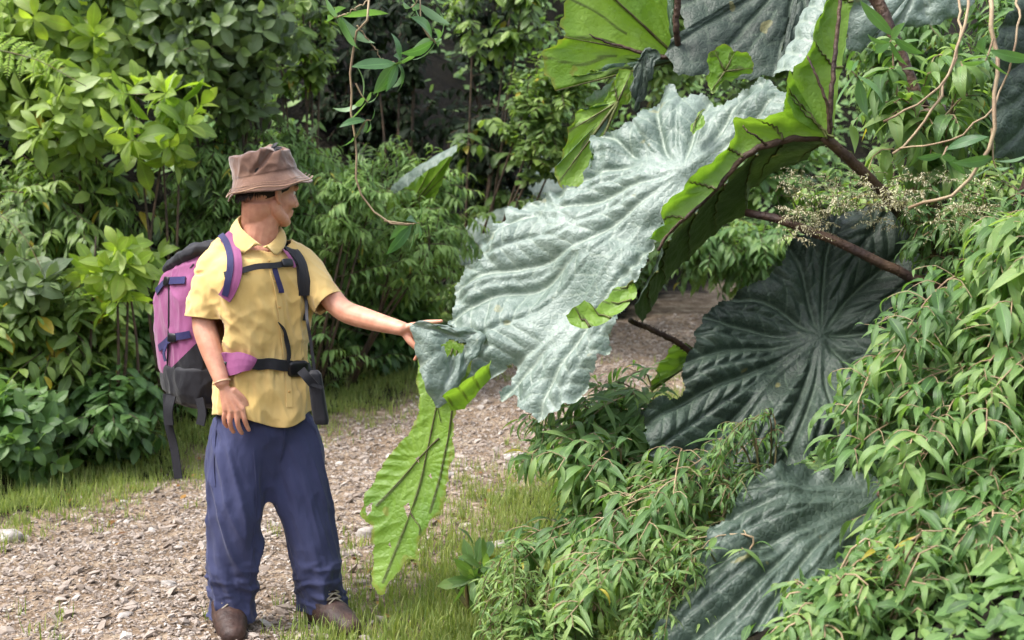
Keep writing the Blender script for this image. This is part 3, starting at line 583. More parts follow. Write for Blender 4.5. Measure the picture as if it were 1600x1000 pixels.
# grass: verge on the left, verge at the bottom, tufts in the path
def grass(name, label, pts, hgt, kind_mat, spread=.02, nb=7):
    a = Acc(); n = len(pts) * nb; P0 = np.repeat(pts, nb, 0) + RNG.normal(0, spread, (n, 2)); z = H(P0[:, 0], P0[:, 1]) - .005
    D = np.stack([RNG.normal(0, .4, n), RNG.normal(0, .4, n), np.ones(n)], -1); N = np.stack([D[:, 0], D[:, 1], np.full(n, .15)], -1); N = unit(N + 1e-3) * -1
    ln = hgt * RNG.uniform(.4, 1.2, n); put_leaves(a, 'blade', np.column_stack([P0, z]), D, -N, ln, RNG.uniform(.003, .007, n), np.clip(RNG.normal(.5, .25, n), 0, 1))
    tag(a.build(name, M[kind_mat]), kind='stuff')
    return a
def on(x, y):  # grass band off the path edge
    e = edge_d(x, y); return np.exp(-((e - .35) / .42) ** 2) * .95 + .03 * (e < -.2) * (np.sin(x * 5 + y * 2) > .75)
grass('grass', None, scatter(8500, (-4.2, 1.5), (4.3, 12.5), on), .085, 'grass')
grass('tall_grass', None, scatter(900, (-3.8, .2), (5.5, 12), lambda x, y: np.exp(-((sdist(x, y, LEFT) - .8) / .3) ** 2)), .19, 'grass', .04, 8)
grass('weeds', None, scatter(1000, (-.75, .6), (4.25, 6.2), lambda x, y: np.clip(-sdist(x, y, RIGHT) + .45, 0, 1)), .10, 'grass', .02, 8)
# undergrowth that carpets the banks behind the shrubs
a = Acc(); n = 15000; x = RNG.uniform(-9, 10, n); y = RNG.uniform(4.6, 24, n); m_ = n // 3; x[:m_] = RNG.uniform(.4, 3.6, m_); y[:m_] = RNG.uniform(1.6, 6, m_); e = edge_d(x, y); k = (e > .7) & ~((x > .3) & (x < 1.0) & (y < 4.3) & (y > 3.5)); x, y = x[k], y[k]; n = len(x)
hol = np.exp(-((x + 1.0 - (y - 13) * -.08) / 1.35) ** 4 - ((y - 14) / 3.0) ** 4); k = RNG.random(n) > hol * .97; x, y = x[k], y[k]; n = len(x)
for rep in range(5):
    xx = x + RNG.normal(0, .12, n); yy = y + RNG.normal(0, .12, n); z = H(xx, yy) + RNG.uniform(0, .35, n)
    D = unit(np.stack([RNG.normal(0, 1, n), RNG.normal(-.5, .7, n), RNG.uniform(-.7, .3, n)], -1)); N = unit(np.stack([RNG.normal(0, .3, n), RNG.normal(-.5, .3, n), np.ones(n)], -1))
    nr = (yy < 6) & (xx > 0); z = np.where(nr, H(xx, yy) + RNG.uniform(0, .06, n), z); ln = np.where(nr, RNG.uniform(.04, .08, n), RNG.uniform(.09, .2, n)); put_leaves(a, 'ellip_lo', np.column_stack([xx, yy, z]), D, N, ln, ln * .4, np.clip(RNG.normal(.5, .2, n), .02, .95))
tag(a.build('undergrowth', M['fine']), kind='stuff')
a = Acc(); pp = scatter(700, (-3.5, 1.5), (4.3, 9), lambda x, y: np.clip(edge_d(x, y) + .5, 0.03, 1) * .8); n = len(pp)
put_leaves(a, 'ellip_lo', np.column_stack([pp, H(pp[:, 0], pp[:, 1]) + .012]), np.column_stack([RNG.normal(0, 1, (n, 2)), RNG.normal(0, .12, n)]), np.column_stack([RNG.normal(0, .3, (n, 2)), np.ones(n)]), RNG.uniform(.03, .07, n), RNG.uniform(.015, .03, n), np.clip(RNG.normal(.5, .3, n), 0, 1))
tag(a.build('leaf_litter', M['dry']), kind='stuff')
# ------------------------------------------------------------------ the giant-leaved plants
def ss(a, b, x): t = np.clip((x - a) / (b - a), 0, 1); return t * t * (3 - 2 * t)
def leafblade_mat(name, topA, topB, undA, undB, rough, ribtop, ribund, trans=0.35, spec=0.6):
    b = NB(name); d_, r_, q_ = b.lf(); o_ = b.obj(); geo = b.n('NewGeometry')
    n1 = b.noise(5, 5, o_); n2 = b.noise(45, 4, o_)
    top = b.mix(b.ramp(b.math('ADD', b.math('MULTIPLY', n1, .6), b.math('MULTIPLY', n2, .4)), [(.38, (0, 0, 0)), (.62, (1, 1, 1))]), topA, topB)
    und = b.mix(b.ramp(n1, [(.35, (0, 0, 0)), (.65, (1, 1, 1))]), undA, undB)
    rib = b.ramp(d_, [(0.0, (1, 1, 1)), (0.0035, (.8, .8, .8)), (0.007, (0, 0, 0))])
    net = b.n('TexVoronoi'); net.inputs['Scale'].default_value = 55; net.feature = 'DISTANCE_TO_EDGE'; b.t.links.new(o_, net.inputs[0]); nl = b.ramp(net.outputs['Distance'], [(0, (1, 1, 1)), (.05, (0, 0, 0))])
    sec = b.ramp(b.math('ABSOLUTE', q_), [(0.0, (1, 1, 1)), (0.045, (.7, .7, .7)), (0.08, (0, 0, 0))])
    top = b.mix(b.math('MULTIPLY', rib, .5), top, ribtop); top = b.mix(b.math('MULTIPLY', sec, .3), top, ribtop); top = b.mix(b.math('MULTIPLY', nl, .22), top, ribtop)
    und = b.mix(b.math('MULTIPLY', rib, .8), und, ribund); und = b.mix(b.math('MULTIPLY', sec, .15), und, b.mix(.5, undA, ribund))
    br = b.ramp(b.math('ADD', r_, b.math('MULTIPLY', b.math('SUBTRACT', n2, .5), .1)), [(.965, (0, 0, 0)), (1.0, (1, 1, 1))])
    hole = b.ramp(b.noise(11, 2, o_), [(.70, (0, 0, 0)), (.73, (1, 1, 1))])
    top = b.mix(b.math('MULTIPLY', hole, .35), top, C(150, 140, 80)); und = b.mix(b.math('MULTIPLY', hole, .35), und, C(150, 120, 60))
    und = b.mix(b.math('MULTIPLY', br, .35), und, C(150, 120, 60))
    b.set(b.p.inputs['Base Color'], b.mix(geo.outputs['Backfacing'], top, und)); b.p.inputs['Roughness'].default_value = rough; b.p.inputs['Specular IOR Level'].default_value = spec
    vo = b.n('TexVoronoi'); vo.inputs['Scale'].default_value = 55; b.t.links.new(o_, vo.inputs[0]); vo.feature = 'DISTANCE_TO_EDGE'
    b1 = b.bump(b.math('MINIMUM', vo.outputs['Distance'], .25), .38, .010); b.set(b.p.inputs['Normal'], b.bump(b.noise(150, 4, o_), .35, .003, b1))
    tr = b.n('BsdfTranslucent'); b.set(tr.inputs['Color'], b.mix(geo.outputs['Backfacing'], b.mix(1.0, und, (.5, .6, .4), 'MULTIPLY'), b.mix(1.0, und, (1.2, 1.2, .7), 'MULTIPLY')))
    mx = b.n('MixShader'); b.set(mx.inputs[0], trans); b.t.links.new(b.p.outputs[0], mx.inputs[1]); b.t.links.new(tr.outputs[0], mx.inputs[2]); b.t.links.new(mx.outputs[0], b.o.inputs[0])
    return b.m
M['gun'] = leafblade_mat('giant_leaf_blade', C(88, 106, 96), C(130, 144, 136), C(98, 134, 44), C(124, 156, 60), .5, C(160, 172, 154), C(60, 70, 26), .18, .6)
M['gundark'] = leafblade_mat('giant_leaf_blade_deep_green_shade_tint', C(36, 48, 40), C(56, 70, 60), C(46, 62, 28), C(60, 78, 34), .55, C(96, 112, 92), C(60, 66, 28), .10, .4)  # shade under the silvery leaf and its rib put into these deep greens
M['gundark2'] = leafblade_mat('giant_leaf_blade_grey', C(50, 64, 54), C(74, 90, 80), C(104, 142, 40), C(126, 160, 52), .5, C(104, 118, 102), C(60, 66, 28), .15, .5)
M['gungreen'] = leafblade_mat('giant_leaf_underside', C(84, 112, 88), C(120, 146, 124), C(104, 142, 42), C(128, 162, 58), .5, C(170, 185, 160), C(58, 62, 26), .48)
def fractal_rows(Pn, f, oct=4, off=0.0): return np.array([noise.fractal((p[0] * f + off, p[1] * f, p[2] * f), 1.0, 2.0, oct) for p in Pn.reshape(-1, 3)]).reshape(Pn.shape[:-1])
def px3(pts, Yf): return np.array([P(p[0], p[1], p[2] if len(p) > 2 else Yf(p[0], p[1])) for p in pts])
def finish(name, G, lf, closed, top, mat, parent, amp, label=None, mask=None):
    """grid G (nt, nr, 3) -> mesh, displaced by amp along its normals; top: does the camera see the upper side"""
    du = np.gradient(G, axis=0); dv = np.gradient(G, axis=1)
    if closed: du = (np.roll(G, -1, 0) - np.roll(G, 1, 0)) / 2
    N = np.cross(du, dv); N[:, 0] = N[:, 1]; ln = np.linalg.norm(N, axis=-1, keepdims=True); N = N / np.maximum(ln, 1e-9)
    Nm = N.mean((0, 1)); view = CAM - G.mean((0, 1)); facing = (Nm @ view) > 0
    N0 = N if facing else -N                                          # towards the camera
    Ns = N0 if top else -N0
    G2 = G + Ns * amp[..., None]; nt_, nr_ = G.shape[:2]
    i = np.arange(nt_ if closed else nt_ - 1)[:, None]; j = np.arange(nr_ - 1)[None]; i2 = (i + 1) % nt_
    F = np.stack([i * nr_ + j, i2 * nr_ + j, i2 * nr_ + j + 1, i * nr_ + j + 1], -1).reshape(-1, 4)
    nf = np.cross(G2.reshape(-1, 3)[F[:, 1]] - G2.reshape(-1, 3)[F[:, 0]], G2.reshape(-1, 3)[F[:, 2]] - G2.reshape(-1, 3)[F[:, 0]]); 
    want = Ns.mean((0, 1)); 
    if (nf.sum(0) @ want) < 0: F = F[:, ::-1]
    if mask is not None: F = F[~mask.reshape(-1)[F[:, 0]]]
    VV = G2.reshape(-1, 3); LL = lf.reshape(-1, 3)
    if mask is not None:
        us = np.unique(F); mp_ = np.zeros(len(VV), int); mp_[us] = np.arange(len(us)); F = mp_[F]; VV = VV[us]; LL = LL[us]
    me = npmesh(name, VV, F, LL); o = link(name, me, mat, parent)
    if label: o['label'] = label
    return o, G2, Ns
def in_poly(x, y, poly):
    c = np.zeros(x.shape, bool); n = len(poly)
    for k in range(n):
        x0, y0 = poly[k]; x1, y1 = poly[(k + 1) % n]
        if y0 == y1: continue
        m = ((y0 > y) != (y1 > y)) & (x < (x1 - x0) * (y - y0) / (y1 - y0) + x0); c ^= m
    return c
def to_px(G):
    d = G - CAM; f = d @ _F; return 800 + FPX * d[..., 0] / f, 500 - FPX * (d @ _U) / f
def blade(name, parent, hub, outline, Yf, veins, top=True, mat='gun', label=None, step=.013, groove=.012, pillow=.018, sec=.005, wav=.014, ns=11, tooth=.014, dome=.0, droop=.0, holes=(), seed=0., sub=True):
    """a palmately veined blade: hub = pixel of the stalk's junction, outline = pixels round it, veins = indices of the outline points the main veins run to"""
    h = px3([hub], Yf)[0]; B = px3(outline, Yf); nB = len(B)
    S = []; sv_ = []; acc = 0
    for k in range(nB):
        a, b_ = B[k], B[(k + 1) % nB]; L = np.linalg.norm(b_ - a); m = max(2, int(L / step)); u = np.arange(m) / m
        S.append(a + (b_ - a) * u[:, None]); sv_.append(acc); acc += m
    S = np.concatenate(S); nt_ = len(S)
    S = (np.roll(S, 1, 0) + 2 * S + np.roll(S, -1, 0)) / 4
    tn = unit(np.roll(S, -1, 0) - np.roll(S, 1, 0)); ou = unit((S - h) - tn * np.sum((S - h) * tn, -1, keepdims=True))
    arc = np.concatenate([[0], np.cumsum(np.linalg.norm(np.diff(S, axis=0), axis=1))])
    tt = (arc * 14 + seed) % 1.0; saw = np.where(tt < .7, tt / .7, (1 - tt) / .3); t2 = (arc * 39) % 1.0
    fr = np.array([noise.fractal((a_ * 6, seed, 0), 1, 2, 3) for a_ in arc])
    S = S + ou * (tooth * (saw - .5) + .35 * tooth * (np.abs(t2 - .5) * 2 - .5) + tooth * .9 * fr)[:, None]
    R = np.linalg.norm(S - h, axis=1); nr_ = max(14, int(R.max() / step)); r = np.linspace(0, 1, nr_) ** .92
    G = h + (S - h)[:, None] * r[None, :, None]
    # sector coordinates
    vi = sorted(sv_[k] for k in veins); vi2 = vi + [vi[0] + nt_]; idx = np.arange(nt_); q = np.zeros(nt_); wd = np.zeros(nt_)
    for a, b_ in zip(vi2[:-1], vi2[1:]):
        for k in range(a, b_): q[k % nt_] = (k - a) / (b_ - a); wd[k % nt_] = (b_ - a) * step
    # the veins wander a little on their way out
    wander = np.array([[noise.noise((rr_ * 3.1, kk_ * 5.0 / nt_ * 2, seed)) for rr_ in r] for kk_ in range(0, nt_, 4)]); wander = np.repeat(wander, 4, 0)[:nt_] * np.sin(math.pi * r)[None] * .06 / step
    te = (idx[:, None] + wander) % nt_; t0_ = te.astype(int) % nt_; q = q[t0_] + (te - np.floor(te)) * step / wd[t0_]; q = np.clip(q, 0, 1); wd = wd[t0_]
    d = np.minimum(q, 1 - q) * wd * r[None]
    pil = np.sin(math.pi * q) ** .55
    d2 = np.abs(q - .5) * wd * r[None]; on2 = ss(.3, .6, r)[None] * (wd > .2) * (1 if sub else 0)
    amp = pillow * pil * np.sin(math.pi * np.clip(r, 0, 1))[None] ** .5 * np.minimum(1, (wd * r[None]) / .12)
    gf = np.minimum(1, wd * r[None] / .09); amp = amp - groove * gf * np.exp(-(d / .013) ** 2) * (1 - .5 * r)[None] - on2 * gf * groove * .7 * np.exp(-(d2 / .012) ** 2)
    de = np.where(on2 > .5, np.minimum(d, d2), d); Rr = R[:, None] * r[None]
    ph = (Rr * ns - de * ns * .75 + .25 * np.sin(idx * .11)[:, None] + 1.1 * fractal_rows(h + (S - h)[:, None] * r[None, :, None], 2.6, 2, seed + 9)) ; frac = ph - np.floor(ph)
    s2 = 1 - np.abs(frac - .5) * 2; sec = sec * (.55 + .9 * np.clip(.5 + fractal_rows(h + (S - h)[:, None] * r[None, :, None], 3.3, 2, seed + 19), 0, 1))   # 0 at a secondary vein, 1 between
    amp = amp + gf * sec * 2 * (s2 ** .6 - .5) * ss(0, .05, de)
    base = h + (S - h)[:, None] * r[None, :, None]
    amp = amp + wav * fractal_rows(base, 2.3, 3, seed) + min(.006, .2 * wav) * fractal_rows(base, 14, 3, seed + 5) + min(.014, .4 * wav) * ss(.8, 1, r)[None] * np.sin(arc * 23 + 2 * fr)[:, None]
    amp = amp + dome * (1 - r[None] ** 2) - droop * r[None] ** 3
    dv_ = np.minimum(d, np.where(on2 > .5, d2, 1)); lf = np.stack([dv_, np.broadcast_to(r[None], dv_.shape), np.minimum(frac, 1 - frac)], -1)
    mask = None
    if holes:
        X, Yp = to_px(G); mask = np.zeros(X.shape, bool)
        for hp in holes: mask |= in_poly(X, Yp, hp)
    o, G2, Ns = finish(name, G, lf, True, top, M[mat], parent, amp, label, mask)
    if not top:                                                       # raised ribs under the leaf
        a = Acc()
        for k in vi:
            pp = G2[k % nt_, ::3] - Ns[k % nt_, ::3] * .006; rr = np.linspace(.0065, .0012, len(pp)) * min(1, R[k % nt_] / .5 + .35); a = Acc(); a.add(*tube(pp, rr, 6)); a.build('rib', M['ribdark'], o)
    return o
def seg_dist(X, Y, L):
    best = np.full(X.shape, 1e9); sb = np.zeros(X.shape); acc = 0.
    for a, b_ in zip(L[:-1], L[1:]):
        dx, dy = b_ - a; l2 = dx * dx + dy * dy + 1e-9; t = np.clip(((X - a[0]) * dx + (Y - a[1]) * dy) / l2, 0, 1); q = np.hypot(X - a[0] - t * dx, Y - a[1] - t * dy); m = q < best
        best = np.where(m, q, best); sb = np.where(m, acc + t * math.sqrt(l2), sb); acc += math.sqrt(l2)
    return best, sb
def sheet(name, parent, poly, Yf, veins, top, mat, label=None, st=1.8, groove=.010, pillow=.012, sec=.006, spacing=.055, wav=.03, tooth=.02, seed=0., holes=(), curl=.02, ribr=.005):
    """a leaf blade with a free outline and free veins, side veins branching off each main vein"""
    Yf = np.vectorize(Yf, otypes=[float]) if not callable(Yf) else Yf
    pp = np.array([p_[:2] for p_ in poly], float); out = []
    for k in range(len(pp)):
        a, b_ = pp[k], pp[(k + 1) % len(pp)]; m = max(1, int(np.hypot(*(b_ - a)) / 3)); out += [a + (b_ - a) * u / m for u in range(m)]
    out = np.array(out); out = (np.roll(out, 1, 0) + 2 * out + np.roll(out, -1, 0)) / 4; tn = np.roll(out, -1, 0) - np.roll(out, 1, 0); tn /= np.linalg.norm(tn, axis=1, keepdims=True) + 1e-9; nn = np.column_stack([tn[:, 1], -tn[:, 0]])
    arc = np.arange(len(out)) * 3.0; ppm = FPX / float(np.mean(Yf(pp[:, 0], pp[:, 1]))); tt = (arc / ppm * 15 + seed) % 1.; saw = np.where(tt < .7, tt / .7, (1 - tt) / .3); fr = np.array([noise.fractal((a_ / ppm * 9, seed, 0), 1, 2, 3) for a_ in arc])
    out = out + nn * (ppm * tooth * ((saw - .5) * .45 + ((arc / ppm * 47 + 2 * fr) % 1. - .5) * .3 + 1.1 * fr))[:, None]
    x = np.arange(out[:, 0].min() - 2, out[:, 0].max() + 2, st); y = np.arange(out[:, 1].min() - 2, out[:, 1].max() + 2, st); X, Yp = np.meshgrid(x, y, indexing='ij')
    ins = in_poly(X, Yp, [tuple(q) for q in out])
    for hpoly in holes: ins &= ~in_poly(X, Yp, hpoly)
    YY = np.broadcast_to(np.asarray(Yf(X, Yp), float), X.shape); D = _F[None, None] + np.stack([(X - 800) / FPX, X * 0, X * 0], -1) + _U[None, None] * ((500 - Yp) / FPX)[..., None]; G = CAM + D * (YY / D[..., 1])[..., None]
    d1 = np.full(X.shape, 9.); d2 = d1.copy(); s1 = d1 * 0; vc = []
    for vn in veins:
        q_ = catmull(np.array([v[:2] for v in vn], float), 16); u_ = np.linspace(0, 1, 16); tv = q_[-1] - q_[0]; nv_ = np.array([-tv[1], tv[0]]); q_ = q_ + np.outer(np.sin(math.pi * u_) * .05 * math.sin(len(vc) * 2.3 + seed) + np.sin(2 * math.pi * u_) * .02 * math.cos(len(vc) * 1.7), nv_); vc.append(q_)
    for k, vn in enumerate(vc):
        d, s_ = seg_dist(X, Yp, vn); d = d / ppm; s_ = s_ / ppm + k * .37 * spacing; m = d < d1; d2 = np.where(m, d1, np.minimum(d2, d)); s1 = np.where(m, s_, s1); d1 = np.where(m, d, d1)
    de, _ = seg_dist(X, Yp, np.vstack([pp, pp[:1]])); de = de / ppm
    gap = np.clip(d2 - d1, 0, 1); hubf = ss(.02, .12, s1) * ss(.0, .05, gap + d1)
    nz_ = fractal_rows(G[::4, ::4], 2.6, 2, seed + 9); nz_ = np.repeat(np.repeat(nz_, 4, 0), 4, 1)[:X.shape[0], :X.shape[1]]
    for ax in (0, 1):
        for _ in range(3): nz_ = (np.roll(nz_, 2, ax) + nz_ + np.roll(nz_, -2, ax)) / 3
    ph = (s1 - .85 * d1) / spacing + .9 * nz_; fc_ = ph - np.floor(ph); s2 = 1 - np.abs(fc_ - .5) * 2
    amp = pillow * (1 - np.exp(-(d1 / .045) ** 2)) * hubf - groove * hubf * np.exp(-(d1 / .011) ** 2) - .5 * pillow * np.exp(-(gap / .02) ** 2) * hubf
    amp = amp + sec * (.6 + 1.2 * np.clip(.5 + nz_, 0, 1)) * 2 * (s2 ** .6 - .5) * ss(.002, .03, d1) * ss(0, .02, gap) * hubf
    lo = fractal_rows(G[::6, ::6], 2.3, 3, seed); ui = np.clip(np.arange(X.shape[0]) / 6, 0, lo.shape[0] - 1.001); uj = np.clip(np.arange(X.shape[1]) / 6, 0, lo.shape[1] - 1.001); i0 = ui.astype(int); j0 = uj.astype(int); fi = (ui - i0)[:, None]; fj = (uj - j0)[None]
    lo = lo[i0][:, j0] * (1 - fi) * (1 - fj) + lo[i0 + 1][:, j0] * fi * (1 - fj) + lo[i0][:, j0 + 1] * (1 - fi) * fj + lo[i0 + 1][:, j0 + 1] * fi * fj
    amp = amp + wav * lo - curl * (1 - ss(0, .06, de)) + .25 * curl * np.sin(np.arctan2(Yp - pp[:, 1].mean(), X - pp[:, 0].mean()) * 23 + 3 * nz_) * (1 - ss(0, .08, de))
    lf = np.stack([d1 + (1 - hubf) * .006 + (1 - ss(.05, .3, s1)) * .003, 1 - np.clip(de / .25, 0, 1), np.minimum(fc_, 1 - fc_)], -1)
    o, G2, Ns = finish(name, G, lf, False, top, M[mat], parent, amp, label, ~ins)
    if not top:
        for vn in vc:
            q = catmull(vn, 24); ii = np.clip(np.round((q[:, 0] - x[0]) / st).astype(int), 0, len(x) - 1); jj = np.clip(np.round((q[:, 1] - y[0]) / st).astype(int), 0, len(y) - 1); ok = ins[ii, jj]
            if ok.sum() > 3: a = Acc(); pts_ = G2[ii[ok], jj[ok]] - Ns[ii[ok], jj[ok]] * .004; a.add(*tube((np.vstack([pts_[:1], pts_[:-1]]) + pts_ + np.vstack([pts_[1:], pts_[-1:]])) / 3, np.linspace(ribr, ribr * .25, len(pts_)), 6)); a.build('rib', M['ribdark'], o)
    return o
def strip(name, parent, c1, c2, Yf, top, mat, label=None, nu=None, nv=26, bulge=.02, groove=.006, sec=.003, wav=.01, vein=.12, tooth=.01, seed=0., ribc=True, skew=.35):
    """a folded-over part of a blade between its rib c1 and its margin c2"""
    A = px3(c1, Yf); B_ = px3(c2, Yf); L = max(np.linalg.norm(np.diff(A, axis=0), axis=1).sum(), np.linalg.norm(np.diff(B_, axis=0), axis=1).sum()); nu = nu or int(L / .011)
    A = catmull(A, nu); Bc = np.array([[np.interp(u, np.concatenate([[0], np.cumsum(np.linalg.norm(np.diff(B_, axis=0), axis=1))]), B_[:, k]) for k in range(3)] for u in np.linspace(0, np.linalg.norm(np.diff(B_, axis=0), axis=1).sum(), nu)])
    arc = np.linspace(0, L, nu); tt = (arc * 15 + seed) % 1.0; saw = np.where(tt < .7, tt / .7, (1 - tt) / .3); fr = np.array([noise.fractal((a_ * 7, seed, 1), 1, 2, 3) for a_ in arc])
    ou = unit(Bc - A); Bc = Bc + ou * (tooth * (saw - .5) + tooth * fr)[:, None]
    v = np.linspace(0, 1, nv); G = A[:, None] * (1 - v)[None, :, None] + Bc[:, None] * v[None, :, None]
    ph = arc[:, None] / vein - skew * v[None]; frc = ph - np.floor(ph); mq = np.minimum(frc, 1 - frc); d = mq * vein
    W_ = np.linalg.norm(Bc - A, axis=1)[:, None] * v[None]; p2 = W_ * 16 - d * 12; f2 = p2 - np.floor(p2); s2 = 1 - np.abs(f2 - .5) * 2
    amp = bulge * np.sin(math.pi * v)[None] - groove * np.exp(-(d / .01) ** 2) + sec * 2 * (s2 ** .6 - .5) + wav * fractal_rows(G, 4, 3, seed) + .004 * fractal_rows(G, 18, 3, seed)
    lf = np.stack([d, np.broadcast_to(v[None] * .97, d.shape), np.minimum(f2, 1 - f2)], -1)
    o, G2, Ns = finish(name, G, lf, False, top, M[mat], parent, amp, label)
    if ribc and not top:
        a = Acc()
        for k in np.unique(np.round(np.arange(0, nu, vein / L * nu)).astype(int)):
            vv = np.arange(0, nv - 3); kk = np.clip(k + (skew * v[vv] * vein / L * nu).astype(int), 0, nu - 1)
            a = Acc(); a.add(*tube(G2[kk, vv] - Ns[kk, vv] * .003, np.linspace(.0045, .0012, len(vv)), 5)); a.build('rib', M['ribdark'], o)
    return o
M['ribdark'] = simple('dark_leaf_rib', C(64, 56, 30), .6, C(84, 92, 40), 15, .4, 80)
M['petiole'] = simple('bristly_leaf_stalk', C(48, 32, 28), .65, C(78, 58, 42), 14, .8, 60)
def petiole(parent, pts, r0, r1, label=None, spines=True):
    g = catmull(px3(pts, None), 30); g[1:-1] += RNG.normal(0, .0015, (28, 3)); a = Acc(); rr = np.linspace(r0, r1, 30); a.add(*tube(g, rr, 10))
    if spines:
        for i in range(170):
            k = RNG.integers(1, 28); T = unit(g[k + 1] - g[k]); s_ = unit(np.cross(T, RNG.normal(0, 1, 3))); q = g[k] + (g[k + 1] - g[k]) * RNG.random(); a.add(*tube(np.array([q + s_ * rr[k] * .8, q + s_ * (rr[k] + .007)]), [.0022, .0003], 4))
    o = a.build('leaf_stalk', M['petiole'], parent)
    if label: o['label'] = label
    return o
gA = P(1500, 700, 5.0); gA = np.array([gA[0], gA[1], Hs(gA[0], gA[1]) - .05])
GR = 'giant-leaved plants rooted on the right side of the path'
gun1 = empty('giant_leaf_plant', gA, 'taller giant-leaved plant whose huge silvery leaf the hiker is touching', 'plant', GR)
# its trunk
a = Acc(); g = catmull([gA, P(1490, 500, 4.98), P(1462, 300, 4.95), P(1445, 170, 4.9)], 24); a.add(*tube(g, .05 + .02 * RNG.random(24), 12))
for i in range(900):
    k = RNG.integers(2, 23); s_ = unit(RNG.normal(0, 1, 3) * [1, 1, .3]); q = g[k] + RNG.normal(0, .02, 3) + s_ * .045; a.add(*tube(np.array([q, q + s_ * .02 + [0, 0, -.05]]), [.004, .001], 3, False))
a.build('trunk', M['twig'], gun1)
Y1 = lambda px, py: 4.5 - .00119 * (px - 1235) - .001295 * (py - 235)
main = [(1236, 150), (1200, 118), (1160, 132), (1108, 150), (1085, 128), (1060, 138), (1040, 122), (1022, 128), (1005, 165), (985, 195), (922, 210), (930, 250), (905, 282), (868, 304), (842, 310), (796, 322), (782, 340), (750, 376), (748, 392), (756, 404), (732, 414),
        (702, 450), (712, 470), (698, 505), (722, 520), (748, 540), (722, 562), (684, 607), (692, 624), (732, 602), (764, 574), (792, 564), (782, 590), (766, 618), (794, 612), (826, 648), (852, 640), (884, 622), (912, 575), (940, 540), (958, 508), (978, 470), (996, 428), (1012, 392), (1022, 366), (1046, 322), (1086, 286), (1130, 250), (1170, 226), (1215, 205)]
mv_ = [[(1075, 268), (1003, 270), (925, 277), (870, 303)], [(1040, 268), (1000, 250), (955, 212), (928, 208)], [(1066, 266), (1047, 240), (1030, 190), (1014, 138)], [(1060, 275), (990, 310), (939, 332), (870, 343), (800, 352), (757, 374)], [(870, 343), (838, 318), (826, 312)], [(1060, 278), (980, 332), (900, 385), (830, 415), (760, 432), (706, 452)],
       [(900, 400), (840, 445), (780, 468), (704, 502)], [(1064, 282), (975, 378), (895, 452), (835, 505), (770, 548), (720, 588), (688, 606)], [(1067, 285), (988, 392), (915, 475), (860, 532), (800, 588), (770, 618)], [(1070, 286), (1004, 390), (948, 470), (900, 542), (850, 610), (828, 646)], [(1072, 287), (1018, 385), (980, 455), (935, 535), (888, 615)],
       [(1078, 264), (1112, 200), (1162, 138)], [(1072, 262), (1084, 200), (1094, 140)], [(1080, 266), (1140, 220), (1210, 150)]]
sheet('leaf_blade', gun1, main, Y1, mv_, True, 'gun', 'huge silvery puckered leaf blade reaching across to the hand of the hiker', seed=1, groove=.016, pillow=.024, sec=.004, spacing=.066, wav=.075, tooth=.019, curl=.03)
# the near margin folded up towards the camera: its green underside
Yb = lambda px, py: Y1(px, py) - .06
strip('folded_leaf_margin', gun1, [(1292, 215, 4.42), (1240, 214, 4.44), (1200, 222, 4.47), (1155, 250, 4.48), (1112, 302, 4.46), (1062, 344, 4.46), (1030, 378, 4.46)],
      [(1232, 106, 4.36), (1228, 135, 4.36), (1226, 172, 4.38), (1190, 186, 4.42), (1147, 184, 4.46), (1150, 214, 4.47), (1122, 248, 4.45), (1082, 274, 4.44), (1068, 296, 4.43), (1034, 320, 4.43), (1036, 352, 4.43), (1004, 374, 4.44)], Yb, False, 'gungreen', 'bright green underside of the folded near margin of the huge silvery leaf', vein=.17, seed=2)
strip('folded_leaf_margin', gun1, [(1300, 214, 4.42), (1304, 190, 4.42), (1310, 130, 4.45), (1322, 60, 4.5), (1336, -20, 4.55), (1344, -80, 4.6)],
      [(1240, 180, 4.36), (1228, 140, 4.37), (1246, 100, 4.4), (1262, 84, 4.41), (1272, 46, 4.44), (1292, 0, 4.48), (1300, -70, 4.55)], Yb, False, 'gungreen', 'bright green upright flap with two dark ribs at the junction of the stalk', vein=.22, seed=3)
strip('folded_leaf_margin', gun1, [(1240, 108, 4.40), (1262, 84, 4.42), (1273, 46, 4.45), (1293, 0, 4.49), (1301, -70, 4.56)],
      [(1206, 116, 4.5), (1222, 86, 4.52), (1240, 60, 4.53), (1250, 30, 4.55), (1268, 0, 4.58), (1280, -70, 4.62)], Yb, True, 'gun', 'pale curled edge beside the upright green flap', vein=.06, bulge=.012, seed=4)
strip('folded_leaf_margin', gun1, [(1292, 224, 4.5), (1240, 216, 4.52), (1200, 224, 4.55), (1112, 304, 4.54), (1040, 376, 4.54), (1032, 402, 4.54), (1000, 470, 4.52)],
      [(1262, 250, 5.1), (1215, 270, 5.15), (1172, 296, 5.15), (1168, 336, 5.1), (1130, 350, 5.05), (1070, 406, 4.95), (1034, 452, 4.85), (1004, 505, 4.7)], Yb, False, 'gundark', 'deeply shaded underside below the main rib of the huge silvery leaf', vein=.15, seed=5)  # shade of this underside is painted in by the blade colour
strip('folded_leaf_margin', gun1, [(990, 440, 4.3), (992, 462, 4.28), (960, 494, 4.25), (922, 512, 4.24), (892, 508, 4.25)], [(962, 446, 4.33), (948, 464, 4.31), (930, 482, 4.28), (914, 470, 4.28), (884, 492, 4.27)], Yb, False, 'gungreen', 'small green folded flap on the lower edge of the huge silvery leaf', vein=.07, bulge=.008, tooth=.006, seed=6, nv=14)
petiole(gun1, [(1285, 214, 4.45), (1225, 219, 4.46), (1165, 243, 4.49), (1112, 302, 4.49), (1050, 360, 4.49), (1028, 392, 4.49)], .014, .005, 'main rib under the folded margin', False)
